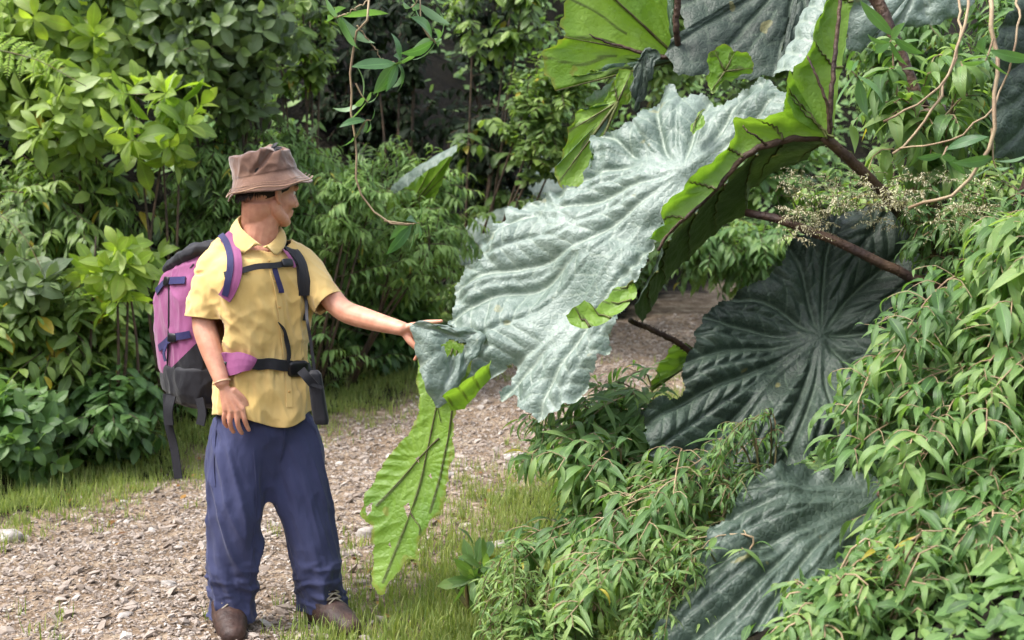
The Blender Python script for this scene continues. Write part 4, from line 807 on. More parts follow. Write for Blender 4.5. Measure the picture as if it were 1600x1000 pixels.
petiole(gun1, [(1296, 216, 4.42), (1298, 160, 4.41), (1303, 100, 4.42), (1313, 0, 4.46), (1320, -80, 4.5)], .009, .005, 'dark rib of the upright flap', False)
petiole(gun1, [(1300, 200, 4.40), (1288, 150, 4.38), (1272, 110, 4.38), (1262, 88, 4.4)], .006, .003, 'forked side rib of the upright flap', False)
petiole(gun1, [(1197, 226, 4.46), (1180, 212, 4.44), (1168, 206, 4.44), (1162, 196, 4.45)], .004, .002, 'short side rib of the folded margin', False)
petiole(gun1, [(1286, 212, 4.44), (1330, 252, 4.5), (1385, 308, 4.6), (1440, 380, 4.75), (1480, 470, 4.9)], .016, .024, 'dark bristly stalk of the huge silvery leaf')
# the flap of the torn tip hanging from the hand
Yh = lambda px, py: 4.62 - (py - 520) * .0003
sheet('torn_leaf_flap', gun1, [(660, 530), (652, 548), (653, 600), (656, 640), (648, 664), (624, 694), (600, 720), (571, 768), (566, 802), (584, 822), (580, 862), (584, 912), (598, 928), (626, 894), (633, 870), (651, 874), (653, 845), (672, 818), (689, 796), (697, 762), (701, 730), (709, 690), (713, 650), (718, 612), (730, 592), (738, 566), (730, 540), (700, 528)],
      lambda x, y: 4.735 - (y - 520) * .0006 - .0006 * (x - 690), [[(712, 540), (704, 600), (698, 650), (682, 710), (655, 780), (622, 850), (600, 910)], [(716, 545), (714, 600), (708, 655), (700, 700), (688, 750), (672, 800)], [(668, 540), (676, 600), (690, 660)], [(688, 684), (640, 745), (590, 790)], [(640, 800), (654, 822), (656, 836)]], False, 'gungreen', 'long green torn flap hanging straight down below the hand', st=1.4, groove=.002, pillow=.004, sec=.0015, spacing=.05, wav=.02, tooth=.012, seed=7, curl=.006, ribr=.0035,
      holes=[[(630, 790), (638, 784), (641, 800), (636, 808)], [(572, 792), (582, 784), (580, 800), (574, 806)], [(648, 716), (654, 712), (653, 722)], [(604, 850), (609, 846), (610, 856)], [(668, 742), (672, 738), (673, 748)]])
blade('torn_leaf_flap', gun1, (720, 528), [(640, 505), (662, 502), (700, 510), (745, 512), (760, 524), (752, 548), (730, 572), (718, 600), (700, 630), (680, 640), (664, 610), (654, 560), (646, 530)], lambda x, y: 4.66 - (y - 520) * .0004, [0, 3, 6, 9], True, 'gun',
      'pale crumpled piece of the leaf tip held in the hand', groove=.01, pillow=.02, sec=.003, wav=.03, tooth=.008, seed=8, holes=[[(694, 540), (706, 530), (728, 534), (722, 548), (700, 556)]])
strip('torn_leaf_flap', gun1, [(690, 618, 4.48), (712, 606, 4.47), (738, 588, 4.47), (768, 562, 4.48)], [(706, 646, 4.53), (728, 640, 4.53), (744, 616, 4.53), (766, 590, 4.52)], Yh, False, 'gungreen', 'olive curled underside of the lowest left tip of the silvery leaf', vein=.06, bulge=.01, seed=10, nv=12, ribc=False)
# further leaves of the same plant above
Y4 = lambda px, py: 5.05 + (py - 60) * -.0012
blade('leaf_blade', gun1, (1255, -60), [(1295, -90), (1290, -10), (1274, 34), (1240, 76), (1208, 116), (1160, 124), (1130, 112), (1100, 118), (1060, 118), (1050, 98), (1040, 76), (1072, 46), (1058, 10), (1062, -60), (1150, -150)], Y4, [1, 4, 7, 10, 12], True, 'gundark', 'teal-grey leaf blade at the top edge above the huge silvery leaf', groove=.008, seed=12)
petiole(gun1, [(1255, -60, 5.1), (1330, -40, 5.1), (1400, 60, 5.0), (1440, 190, 4.95)], .012, .02, 'stalk of the teal-grey leaf at the top')
Y5 = lambda px, py: 5.15 + (px - 950) * .0006
blade('leaf_blade', gun1, (1062, 92), [(1052, 57), (1046, 12), (1040, -70), (960, -120), (880, -70), (886, 0), (872, 34), (884, 60), (848, 84), (850, 112), (866, 142), (896, 118), (940, 106), (972, 96), (1006, 90), (1040, 100)], Y5, [0, 2, 4, 7, 10, 13], False, 'gungreen', 'bright green leaf underside with dark ribs at the top middle', groove=.004, pillow=.012, seed=13)
blade('leaf_blade', gun1, (965, 160), [(990, 108), (994, 130), (984, 158), (950, 190), (926, 208), (920, 245), (914, 288), (893, 298), (872, 286), (868, 268), (880, 240), (886, 206), (902, 174), (940, 160), (956, 128), (972, 104)], lambda x, y: 5.0 - (y - 200) * .0003, [0, 3, 6, 8, 11, 14], False, 'gungreen', 'narrow bright green torn leaf strip left of the huge silvery leaf', groove=.003, pillow=.008, seed=14, sub=False)
strip('folded_leaf_margin', gun1, [(915, 166, 4.96), (932, 164, 4.95), (948, 156, 4.95), (956, 130, 4.96)], [(914, 158, 4.9), (928, 148, 4.9), (944, 140, 4.9), (958, 124, 4.92)], Yh, True, 'gun', 'pale rolled edge of the narrow green strip', vein=.04, bulge=.006, seed=15, nv=10)
blade('leaf_blade', gun1, (1008, 85), [(1015, 70), (1028, 84), (1020, 110), (1008, 150), (1000, 172), (992, 176), (986, 150), (988, 118), (996, 92)], lambda x, y: 4.93, [1, 4, 7], True, 'gundark', 'narrow dark teal leaf piece hanging between green strip and silvery leaf', groove=.004, pillow=.006, seed=16, step=.008, sub=False)
blade('leaf_blade', gun1, (1132, 112), [(1108, 148), (1108, 112), (1112, 78), (1124, 70), (1150, 74), (1178, 88), (1176, 106), (1170, 118), (1146, 120), (1126, 128)], lambda x, y: 4.62, [0, 2, 4, 6], False, 'gungreen', 'small green flap standing up at the upper edge of the silvery leaf', groove=.003, pillow=.006, seed=18, step=.007, sub=False)
blade('leaf_blade', gun1, (1088, 190), [(1080, 214), (1078, 198), (1088, 174), (1100, 168), (1102, 184), (1092, 206)], lambda x, y: Y1(x, y) - .07, [0, 3], False, 'gungreen', 'tiny green fold in the middle of the upper lobe', groove=.003, pillow=.004, seed=19, step=.006, sub=False)
blade('leaf_blade', gun1, (1440, -30), [(1328, -40), (1326, 20), (1325, 74), (1345, 86), (1352, 70), (1372, 64), (1392, 48), (1420, 44), (1456, 40), (1500, 24), (1530, 0), (1550, -50), (1440, -120)], lambda x, y: 5.2, [1, 3, 6, 8, 10], True, 'gun', 'pale leaf blade at the top edge right of the upright green flap', seed=20)
petiole(gun1, [(1058, -70, 5.0), (1060, -20, 4.98), (1056, 30, 5.0), (1058, 56, 5.02), (1062, 92, 5.1)], .014, .01, 'reddish stalk coming down at the top middle', False)
petiole(gun1, [(1062, 92, 5.12), (1010, 84, 5.12), (950, 66, 5.13), (912, 50, 5.13)], .008, .003, 'dark rib of the bright green top leaf', False)
petiole(gun1, [(1058, -70, 5.0), (1150, -130, 5.0), (1330, -60, 5.0), (1445, 170, 4.92)], .014, .02, 'high arching stalk above the picture')
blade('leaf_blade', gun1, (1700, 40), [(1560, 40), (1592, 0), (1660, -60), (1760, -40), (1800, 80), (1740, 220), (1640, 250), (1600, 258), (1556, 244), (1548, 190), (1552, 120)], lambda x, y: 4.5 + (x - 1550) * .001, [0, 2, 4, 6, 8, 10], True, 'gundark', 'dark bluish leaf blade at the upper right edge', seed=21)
petiole(gun1, [(1700, 40, 4.68), (1640, 200, 4.85), (1560, 400, 4.95), (1510, 560, 5.0)], .014, .022, 'stalk of the dark leaf at the upper right edge')
# the second plant: the two shaded leaves
gB = P(1560, 820, 4.5); gB = np.array([gB[0], gB[1], Hs(gB[0], gB[1]) - .05])
gun2 = empty('giant_leaf_plant', gB, 'lower giant-leaved plant with the two dark shaded leaves hanging in the weeping shrubs', 'plant', GR)
Y2 = lambda px, py: 4.86 - (py - 320) * .0011 + (px - 1240) * .0002
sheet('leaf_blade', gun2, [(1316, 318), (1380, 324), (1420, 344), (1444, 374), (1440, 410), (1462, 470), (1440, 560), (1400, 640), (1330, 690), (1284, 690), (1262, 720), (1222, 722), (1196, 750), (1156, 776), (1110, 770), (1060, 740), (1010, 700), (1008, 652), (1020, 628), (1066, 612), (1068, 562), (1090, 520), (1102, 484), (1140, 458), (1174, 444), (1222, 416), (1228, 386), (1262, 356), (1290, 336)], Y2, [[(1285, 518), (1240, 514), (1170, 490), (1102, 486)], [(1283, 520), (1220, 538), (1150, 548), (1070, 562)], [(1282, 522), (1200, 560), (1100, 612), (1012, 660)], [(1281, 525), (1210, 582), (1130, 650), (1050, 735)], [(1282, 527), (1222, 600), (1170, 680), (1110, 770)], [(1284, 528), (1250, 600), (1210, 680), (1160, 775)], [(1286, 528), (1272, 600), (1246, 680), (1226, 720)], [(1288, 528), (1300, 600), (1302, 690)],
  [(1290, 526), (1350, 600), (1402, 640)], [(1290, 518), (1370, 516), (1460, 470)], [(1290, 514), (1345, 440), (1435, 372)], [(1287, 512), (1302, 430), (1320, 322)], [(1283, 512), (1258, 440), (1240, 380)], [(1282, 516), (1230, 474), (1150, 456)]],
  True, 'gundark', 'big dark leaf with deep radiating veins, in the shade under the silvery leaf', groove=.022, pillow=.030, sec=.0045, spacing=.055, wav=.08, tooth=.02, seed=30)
petiole(gun2, [(1166, 332, 4.62), (1230, 348, 4.55), (1330, 388, 4.5), (1420, 432, 4.5), (1475, 462, 4.55), (1530, 560, 4.6), (1556, 740, 4.6)], .013, .022, 'long dark bristly stalk crossing in front of the big dark leaf')
petiole(gun2, [(1284, 518, 4.80), (1360, 540, 4.75), (1470, 620, 4.72), (1550, 760, 4.6)], .012, .02, 'stalk of the big dark leaf')
petiole(gun2, [(984, 500, 4.75), (1020, 516, 4.8), (1076, 548, 4.85), (1140, 620, 4.9)], .009, .012, 'short dark red stalk left of the big dark leaf')
Y3 = lambda px, py: 4.2 - (py - 750) * .0018
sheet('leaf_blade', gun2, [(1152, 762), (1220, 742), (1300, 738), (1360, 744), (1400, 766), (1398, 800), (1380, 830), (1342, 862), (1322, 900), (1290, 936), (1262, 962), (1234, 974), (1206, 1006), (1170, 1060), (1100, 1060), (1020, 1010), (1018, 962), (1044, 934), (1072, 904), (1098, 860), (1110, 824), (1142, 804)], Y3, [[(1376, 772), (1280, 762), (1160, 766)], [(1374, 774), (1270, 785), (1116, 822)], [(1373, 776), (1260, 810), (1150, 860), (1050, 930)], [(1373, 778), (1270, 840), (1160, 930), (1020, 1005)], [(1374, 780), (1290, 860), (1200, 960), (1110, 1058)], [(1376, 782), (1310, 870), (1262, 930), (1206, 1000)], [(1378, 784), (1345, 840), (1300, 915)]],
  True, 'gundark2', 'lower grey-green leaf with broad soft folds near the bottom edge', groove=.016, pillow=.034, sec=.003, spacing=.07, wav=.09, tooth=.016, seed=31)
petiole(gun2, [(1376, 772, 4.16), (1440, 790, 4.5), (1520, 810, 4.5), (1558, 830, 4.5)], .012, .02, 'stalk of the lower grey-green leaf')
blade('leaf_blade', gun2, (1100, 556), [(1070, 535), (1062, 560), (1052, 586), (1012, 612), (1030, 570), (1046, 545)], lambda x, y: 5.0, [0, 3], False, 'gungreen', 'small bright green leaf underside left of the big dark leaf', groove=.003, pillow=.006, seed=32, step=.008, sub=False)
# distant leaves of the same kind by the back bank
Yk = 10.3
bx = P(640, 420, Yk); kb = np.array([bx[0] - .1, 11.2, Hs(bx[0] - .1, 11.2) - .05])
gun3 = empty('giant_leaf_plant', kb, 'distant plant with one bright green leaf tilted upright against the dark hollow', 'plant', GR)
blade('leaf_blade', gun3, (640, 330), [(722, 225), (711, 240), (700, 262), (693, 276), (684, 300), (674, 322), (650, 345), (600, 345), (604, 318), (612, 292), (634, 272), (680, 244)], lambda x, y: 10.3 - (x - 640) * .004, [0, 3, 6, 9, 11], False, 'gungreen', None, seed=40, step=.03, tooth=.02, sub=False)
strip('folded_leaf_margin', gun3, [(723, 224, 9.95), (680, 244, 10.05), (634, 272, 10.15), (612, 292, 10.25)], [(712, 236, 9.85), (674, 262, 9.95), (636, 290, 10.05), (616, 304, 10.15)], Yh, True, 'gun', 'pale rolled upper edge of the tilted leaf', vein=.15, seed=41, nv=10)
petiole(gun3, [(640, 330, 10.32), (638, 400, 10.8), (630, 520, 11.15)], .012, .018, None, False)
bx = P(850, 420, 12.6); kb = np.array([bx[0], 13.2, Hs(bx[0], 13.2) - .05])
gun4 = empty('giant_leaf_plant', kb, 'distant grey-green giant-leaved plant half hidden behind the tips of the huge silvery leaf', 'plant', GR)
blade('leaf_blade', gun4, (900, 300), [(930, 215), (870, 228), (835, 250), (790, 290), (770, 320), (800, 350), (860, 350), (920, 350), (960, 300)], lambda x, y: 12.4 - (y - 300) * .004, [0, 2, 4, 6, 8], True, 'gun', 'upper distant leaf', seed=42, step=.03)
blade('leaf_blade', gun4, (800, 350), [(800, 320), (752, 335), (712, 370), (705, 410), (740, 420), (790, 400), (850, 380)], lambda x, y: 11.4 - (y - 350) * .004, [1, 3, 5], True, 'gun', 'lower distant leaf', seed=43, step=.03)
petiole(gun4, [(900, 300, 12.42), (880, 380, 12.8), (852, 470, 13.15)], .02, .03, None, False)
# ------------------------------------------------------------------ the hiker
YAW = math.radians(38); PF = np.array([math.sin(YAW), -math.cos(YAW), 0]); PL = np.array([math.cos(YAW), math.sin(YAW), 0]); ZZ = np.array([0, 0, 1.0])
YP = 4.9
def ring(c, ax, ay, rx, ry, k=24, pw=2.0):
    a = np.arange(k) * 2 * math.pi / k; ca, sa = np.cos(a), np.sin(a); f = 2.0 / pw
    return np.asarray(c) + (np.sign(ca) * np.abs(ca) ** f * rx)[:, None] * np.asarray(ax) + (np.sign(sa) * np.abs(sa) ** f * ry)[:, None] * np.asarray(ay)
def loft(rings):
    k = len(rings[0]); n = len(rings); V = np.vstack(rings + [rings[0].mean(0)[None], rings[-1].mean(0)[None]]); i = np.arange(n - 1)[:, None] * k; j = np.arange(k)[None]; j2 = (j + 1) % k
    F = np.stack([i + j, i + j2, i + k + j2, i + k + j], -1).reshape(-1, 4); j = np.arange(k); j2 = (j + 1) % k
    F = np.vstack([F, np.stack([np.full(k, n * k), j2, j, j], -1), np.stack([np.full(k, n * k + 1), (n - 1) * k + j, (n - 1) * k + j2, (n - 1) * k + j2], -1)]); return V, F
def limb(pts, rad, flat=1.0, axis=None, k=16, n=None):
    """tapered limb through pts with rounded ends; flat < 1 squashes it along axis"""
    n = n or max(8, len(pts) * 5); q = catmull(np.column_stack([np.asarray(pts, float), np.asarray(rad, float)]), n); c = q[:, :3]; r = q[:, 3]
    T = unit(np.gradient(c, axis=0)); c = np.vstack([c[0] - T[0] * r[0] * .7, c[0] - T[0] * r[0] * .4, c, c[-1] + T[-1] * r[-1] * .4, c[-1] + T[-1] * r[-1] * .75]); r = np.concatenate([[r[0] * .4, r[0] * .85], r, [r[-1] * .88, r[-1] * .45]])
    T = unit(np.gradient(c, axis=0)); ref = np.array([0.1, 0.2, 1.0]) if axis is None else np.asarray(axis, float)
    R = []
    for i in range(len(c)):
        a = ref - T[i] * (ref @ T[i]); 
        if np.linalg.norm(a) < .2: a = np.array([1, .1, 0.]) - T[i] * T[i][0]
        a = unit(a); b_ = np.cross(T[i], a); R.append(ring(c[i], b_, a, r[i], r[i] * flat, k))
    return loft(R)
def ell(c, r, rot=None, n=3):
    V = IV3 * np.asarray(r)
    if rot is not None: V = V @ np.array(rot).T
    return V + np.asarray(c), IF3
def fuse(parts, voxel, smooth=4, name='m'):
    a = bmesh.new()
    for V, F in parts:
        vs = [a.verts.new(v) for v in V]
        for f in F:
            ids = list(dict.fromkeys(int(x) for x in f))
            if len(ids) > 2:
                try: a.faces.new([vs[x] for x in ids])
                except ValueError: pass
    # make every piece face outwards
    bmesh.ops.recalc_face_normals(a, faces=a.faces)
    me = bpy.data.meshes.new(name); a.to_mesh(me); a.free()
    o = bpy.data.objects.new('fusing', me); COL.objects.link(o)
    m = o.modifiers.new('r', 'REMESH'); m.mode = 'VOXEL'; m.voxel_size = voxel
    if smooth: s_ = o.modifiers.new('s', 'SMOOTH'); s_.iterations = smooth; s_.factor = .5
    dg = bpy.context.evaluated_depsgraph_get(); out = bpy.data.meshes.new_from_object(o.evaluated_get(dg)); out.name = name
    bpy.data.objects.remove(o); bpy.data.meshes.remove(me)
    out.polygons.foreach_set('use_smooth', np.ones(len(out.polygons), bool)); return out
def mv(me):
    n = len(me.vertices); c = np.empty(n * 3, np.float32); me.vertices.foreach_get('co', c); nn = np.empty(n * 3, np.float32); me.vertex_normals.foreach_get('vector', nn); return c.reshape(-1, 3).astype(float), nn.reshape(-1, 3).astype(float)
def setv(me, V): me.vertices.foreach_set('co', V.astype(np.float32).ravel()); me.update()
def cut(me, planes):
    """open a closed garment: planes = (point, outward normal, centre, radius); what lies beyond goes"""
    bm = bmesh.new(); bm.from_mesh(me)
    for co, no, cen, rad in planes:
        co = Vector(co); no = Vector(no); cen = Vector(cen)
        g = [f for f in bm.faces if (f.calc_center_median() - cen).length < rad]; vs = {v for f in g for v in f.verts}; es = {e for f in g for e in f.edges}
        bmesh.ops.bisect_plane(bm, geom=list(vs) + list(es) + g, plane_co=co, plane_no=no, dist=1e-5)
        kill = [f for f in bm.faces if (f.calc_center_median() - co).dot(no) > 1e-4 and (f.calc_center_median() - cen).length < rad]
        bmesh.ops.delete(bm, geom=kill, context='FACES')
    bm.to_mesh(me); bm.free(); me.update()
def bvh(me):
    c, _ = mv(me); return BVHTree.FromPolygons([Vector(v) for v in c], [tuple(p.vertices) for p in me.polygons])
def onto(tree, px, py, off=.004):
    d = Vector(ray(px, py)).normalized(); h, n_, _, _ = tree.ray_cast(Vector(CAM), d, 20)
    if h is None:
        h, n_, _, _ = tree.find_nearest(Vector(P(px, py, YP - .05)))
    if n_.dot(d) > 0: n_ = -n_
    return np.array(h + n_ * off), np.array(n_)
def band(pts, nrm, width, thick=.003, name='strap', mat=None, parent=None, smoothn=40, taper=None, crown=0.0):
    """a flat strap with real thickness along pts; nrm: the outward side"""
    nrm = np.asarray(nrm, float); m0 = len(nrm); pts = catmull(pts, smoothn); nrm = unit(np.stack([np.interp(np.linspace(0, 1, smoothn), np.linspace(0, 1, m0), nrm[:, k]) for k in range(3)], -1)); T = unit(np.gradient(pts, axis=0)); S = unit(np.cross(T, nrm)); Nn = np.cross(S, T); w = np.broadcast_to(np.asarray(width, float), (smoothn,)) if np.ndim(width) == 0 else np.interp(np.linspace(0, 1, smoothn), np.linspace(0, 1, len(width)), width)
    prof = [(-.5, -.5), (-.5, .5), (-.17, .5 + crown), (.17, .5 + crown), (.5, .5), (.5, -.5)]
    R = [np.array([pts[i] + S[i] * w[i] * a + Nn[i] * thick * b_ for a, b_ in prof]) for i in range(smoothn)]
    V, F = loft(R); a = Acc(); a.add(V, F); o = a.build(name, mat, parent, smooth=False); return o
def to_px2(G):
    d = G - CAM; f = d @ _F; return 800 + FPX * d[..., 0] / f, 500 - FPX * (d @ _U) / f
def fold_noise(c, f, seed, oct=3): return np.array([noise.fractal((p[0] * f[0] + seed, p[1] * f[1], p[2] * f[2]), 1.0, 2.0, oct) for p in c])
def ridge(c, f, seed): n_ = fold_noise(c, f, seed, 2); return (1 - np.minimum(np.abs(n_) * 2.4, 1)) ** 1.5
def cloth(name, c1, c2, rough=.85, weave=700, sheen=.3, wst=.25):
    b = NB(name); o_ = b.obj(); n1 = b.noise(7, 4, o_); b.set(b.p.inputs['Base Color'], b.mix(b.ramp(n1, [(.35, (0, 0, 0)), (.65, (1, 1, 1))]), c1, c2)); b.p.inputs['Roughness'].default_value = rough; b.p.inputs['Specular IOR Level'].default_value = .25; b.p.inputs['Sheen Weight'].default_value = sheen
    b1 = b.bump(b.noise(weave, 2, o_), wst, .001); b2 = b.bump(b.noise(11, 5, b.scale(o_, (1, 1, .45)), 1.6), .35, .012, b1); b.set(b.p.inputs['Normal'], b.bump(b.noise(38, 4, o_, .6), .16, .005, b2)); return b.m
M['shirt'] = cloth('yellow_cotton', C(200, 168, 102), C(212, 182, 120)); M['trouser'] = cloth('blue_cloth', C(50, 54, 84), C(60, 64, 96), .85, 500, .08); M['hat'] = cloth('brown_canvas', C(84, 60, 50), C(116, 86, 70), .9, 450, .4, .5); M['hatedge'] = cloth('pale_hat_stitching', C(132, 102, 82), C(150, 120, 96))
M['pink'] = cloth('mauve_nylon', C(126, 64, 104), C(144, 80, 124), .6, 600, .2); M['black'] = cloth('black_nylon', C(24, 24, 30), C(34, 34, 40), .6, 600, .1); M['navy'] = cloth('navy_webbing', C(34, 32, 72), C(46, 44, 92), .6, 500, .1)
M['plastic'] = simple('black_plastic', C(22, 22, 26), .35); M['metal'] = simple('grey_metal', C(150, 150, 150), .4); M['hair'] = simple('dark_hair', C(28, 20, 18), .6, C(44, 32, 26), 90, .6, 220); M['boot'] = simple('brown_leather', C(44, 30, 27), .6, C(68, 48, 41), 18, .5, 50); M['sole'] = simple('dark_rubber', C(30, 27, 26), .8); M['eye'] = simple('eye_white', C(220, 214, 206), .3); M['iris'] = simple('dark_iris', C(40, 28, 20), .3); M['thread'] = simple('pale_cord', C(190, 160, 130), .7); M['button'] = simple('yellow_button', C(190, 150, 84), .4); M['lace'] = simple('pale_bootlace', C(150, 140, 126), .8)
b = NB('skin'); o_ = b.obj(); b.set(b.p.inputs['Base Color'], b.mix(b.ramp(b.noise(34, 5, o_), [(.35, (0, 0, 0)), (.65, (1, 1, 1))]), C(188, 130, 106), C(204, 150, 124))); b.p.inputs['Roughness'].default_value = .5; b.p.inputs['Subsurface Weight'].default_value = .12; b.p.inputs['Subsurface Radius'].default_value = (.012, .004, .002); b.p.inputs['Subsurface Scale'].default_value = 1; b.set(b.p.inputs['Normal'], b.bump(b.noise(170, 4, o_), .2, .002)); M['skin'] = b.m

foot0 = P(425, 1006, YP)
man = empty('person', (foot0[0], foot0[1], 0), 'hiker in yellow shirt, blue trousers and brown sun hat standing and touching the giant leaf', 'person')
def J(px, py, dy=0.0): return P(px, py, YP + dy)
# joints (picture left = his right side, nearer to the camera)
sh_r, el_r, wr_r = J(334, 398, -.03), J(318, 500, -.06), J(347, 598, -.14)
sh_l, el_l, wr_l = J(470, 412, .10), J(534, 483, .02), J(630, 514, -.17)
neck0, neck1, headc = J(404, 385, .03), J(410, 345, .02), J(422, 299, .02)
hipc = J(412, 645, .03)
hp_r, kn_r, an_r = J(372, 660, -.02), J(370, 815, -.05), J(358, 968, -.02)
hp_l, kn_l, an_l = J(452, 660, .08), J(478, 815, .03), J(508, 962, .04)
HF = unit(np.array([.76, .64, -.14])); HS = unit(np.cross(HF, ZZ)); HU = np.cross(HS, HF)       # head: forward, to its right (towards the camera), up
HM = np.column_stack([HF, HS, HU])
def hp(f, s_, u): return headc + HF * f + HS * s_ + HU * u
body = []
body.append(limb([J(412, 690, .03), J(410, 620, .03), J(404, 540, .03), J(400, 460, .03), J(401, 410, .03)], [.10, .10, .115, .13, .12], .72, PF, 20))
body.append(limb([J(350, 412, -.01), J(401, 405, .04), J(456, 420, .08)], [.045, .065, .045], 1, None))
body.append(limb([J(403, 400, .04), neck0, neck1, J(414, 322, .02)], [.075, .064, .060, .060], 1, None))
body.append(limb([sh_r + [.012, 0, -.03], (sh_r * .5 + el_r * .5) + [-.005, 0, 0], el_r, (el_r * .62 + wr_r * .38) + [-.004, 0, 0], wr_r], [.044, .048, .042, .041, .0265], .95, None))
body.append(limb([sh_l + [-.01, 0, -.02], (sh_l * .5 + el_l * .5), el_l, (el_l * .6 + wr_l * .4) + [0, 0, -.006], wr_l], [.044, .047, .042, .039, .026], .92, None))
for a_, b_, c_ in ((hp_r, kn_r, an_r), (hp_l, kn_l, an_l)): body.append(limb([a_, a_ * .5 + b_ * .5, b_, b_ * .65 + c_ * .35, c_, c_ - ZZ * .05], [.062, .060, .052, .050, .040, .042], 1, PF))
body.append(limb([hp(-.045, 0, .0), hp(-.040, 0, -.05), J(404, 352, .045)], [.060, .058, .060], 1, None))
# head: skull, jaw, cheek, nose, lips, chin, brow, ears
body.append(ell(hp(-.012, 0, .030), (.098, .076, .100), HM)); body.append(ell(hp(.022, 0, -.022), (.068, .064, .085), HM)); body.append(ell(hp(.038, 0, -.072), (.050, .044, .038), HM))
body.append(ell(hp(.070, 0, -.096), (.022, .022, .018), HM))
for s_ in (-1, 1):
    body.append(ell(hp(.052, s_ * .040, -.028), (.030, .024, .026), HM)); body.append(limb([hp(-.012, s_ * .052, -.035), hp(.004, s_ * .050, -.066), hp(.040, s_ * .036, -.088), hp(.066, s_ * .012, -.098)], [.020, .020, .019, .018], 1, None, 12))
    ea = headc + HF * -.006 + HS * s_ * .076 + HU * -.012
    body.append(limb([ea + HU * .026 + HF * .006, ea + HU * .030 - HF * .012 + HS * s_ * .006, ea - HF * .018 + HU * .008 + HS * s_ * .010, ea - HF * .010 - HU * .016 + HS * s_ * .006, ea - HU * .028 + HF * .004], [.006, .007, .0075, .006, .006], 1, None, 10))
    body.append(ell(ea - HF * .004, (.012, .006, .022), HM))
body.append(limb([hp(.084, 0, .012), hp(.097, 0, -.012), hp(.107, 0, -.032)], [.009, .011, .0125], 1, None, 10)); body.append(ell(hp(.096, .010, -.036), (.011, .009, .008), HM)); body.append(ell(hp(.096, -.010, -.036), (.011, .009, .008), HM))
body.append(limb([hp(.078, -.024, -.060), hp(.092, 0, -.057), hp(.078, .024, -.060)], [.005, .0075, .005], 1, None, 10)); body.append(limb([hp(.076, -.022, -.068), hp(.090, 0, -.069), hp(.076, .022, -.068)], [.005, .008, .005], 1, None, 10))
body.append(limb([hp(.074, -.045, .022), hp(.090, -.018, .026), hp(.092, 0, .020), hp(.090, .018, .026), hp(.074, .045, .022)], [.008, .010, .008, .010, .008], 1, None, 10))
# hands: palm, four fingers, thumb
def hand(wr, knuckles, bases, fingers, radii, thumb, palmr):
    out = []
    for k_, b_ in zip(knuckles, bases): out.append(limb([b_, b_ * .5 + k_ * .5, k_], [palmr, palmr * .98, palmr * .84], .85, None, 12))
    for k_, f_, r_ in zip(knuckles, fingers, radii): out.append(limb([k_] + f_, [r_ * 1.08, r_, r_ * .93, r_ * .82][:len(f_) + 1], 1, None, 12, 14))
    out.append(limb(thumb, [.014, .0125, .0105, .009], 1, None, 12)); return out
# his right hand hangs, back of the hand to the camera, fingers loosely curled
def R_(px, py, dy): return P(px, py, YP - .14 + dy)
kn = [R_(352, 640, .0), R_(361, 643, -.006), R_(370, 643, -.008), R_(379, 639, -.004)]
hb = [wr_r * .92 + kn[0] * .08, wr_r * .94 + kn[1] * .06, wr_r * .94 + kn[2] * .06, wr_r * .92 + kn[3] * .08]
fg = [[R_(350, 652, .002), R_(351, 661, .012), R_(355, 667, .022)], [R_(359, 657, -.004), R_(361, 668, .008), R_(365, 675, .02)], [R_(371, 659, -.006), R_(374, 670, .006), R_(378, 677, .018)], [R_(382, 655, -.002), R_(386, 666, .008), R_(389, 672, .018)]]
body += hand(wr_r, kn, hb, fg, [.0082, .0090, .0094, .0090], [R_(364, 610, .0), R_(380, 625, .012), R_(388, 642, .022), R_(390, 653, .03)], .0145)
# his left hand: index finger stretched along the leaf, the others curled round its edge, thumb below
def L_(px, py, dy): return P(px, py, YP - .17 + dy)
kn = [L_(648, 508, -.012), L_(652, 515, -.004), L_(654, 524, .008), L_(653, 532, .02)]
hb = [wr_l * .92 + k_ * .08 for k_ in kn]
fg = [[L_(662, 504, -.02), L_(676, 503, -.03), L_(690, 502, -.036)], [L_(660, 526, -.03), L_(658, 538, -.036), L_(655, 545, -.03)], [L_(658, 537, -.02), L_(656, 549, -.022), L_(652, 556, -.016)], [L_(655, 545, -.004), L_(652, 556, -.004), L_(648, 562, .002)]]
body += hand(wr_l, kn, hb, fg, [.0085, .0088, .0086, .0076], [L_(632, 520, .0), L_(640, 532, -.01), L_(648, 541, -.016), L_(654, 548, -.014)], .0155)
bme = fuse(body, .0034, 3, 'body'); skin = link('body', bme, M['skin'], man)
# nails, eyes, brows, hair, bracelet
for s_ in (-1, 1):
    a = Acc(); a.add(*ell(hp(.0705, s_ * .029, .004), (.0115, .0115, .010), HM)); e_o = a.build('eye', M['eye'], man)
    a = Acc(); a.add(*ell(hp(.0795, s_ * .031, .003), (.0035, .005, .005), HM)); a.build('iris', M['iris'], e_o)
    a = Acc(); a.add(*limb([hp(.088, s_ * .014, .030), hp(.086, s_ * .032, .036), hp(.070, s_ * .050, .030)], [.003, .0035, .002], .6, None, 8)); a.build('eyebrow', M['hair'], man)
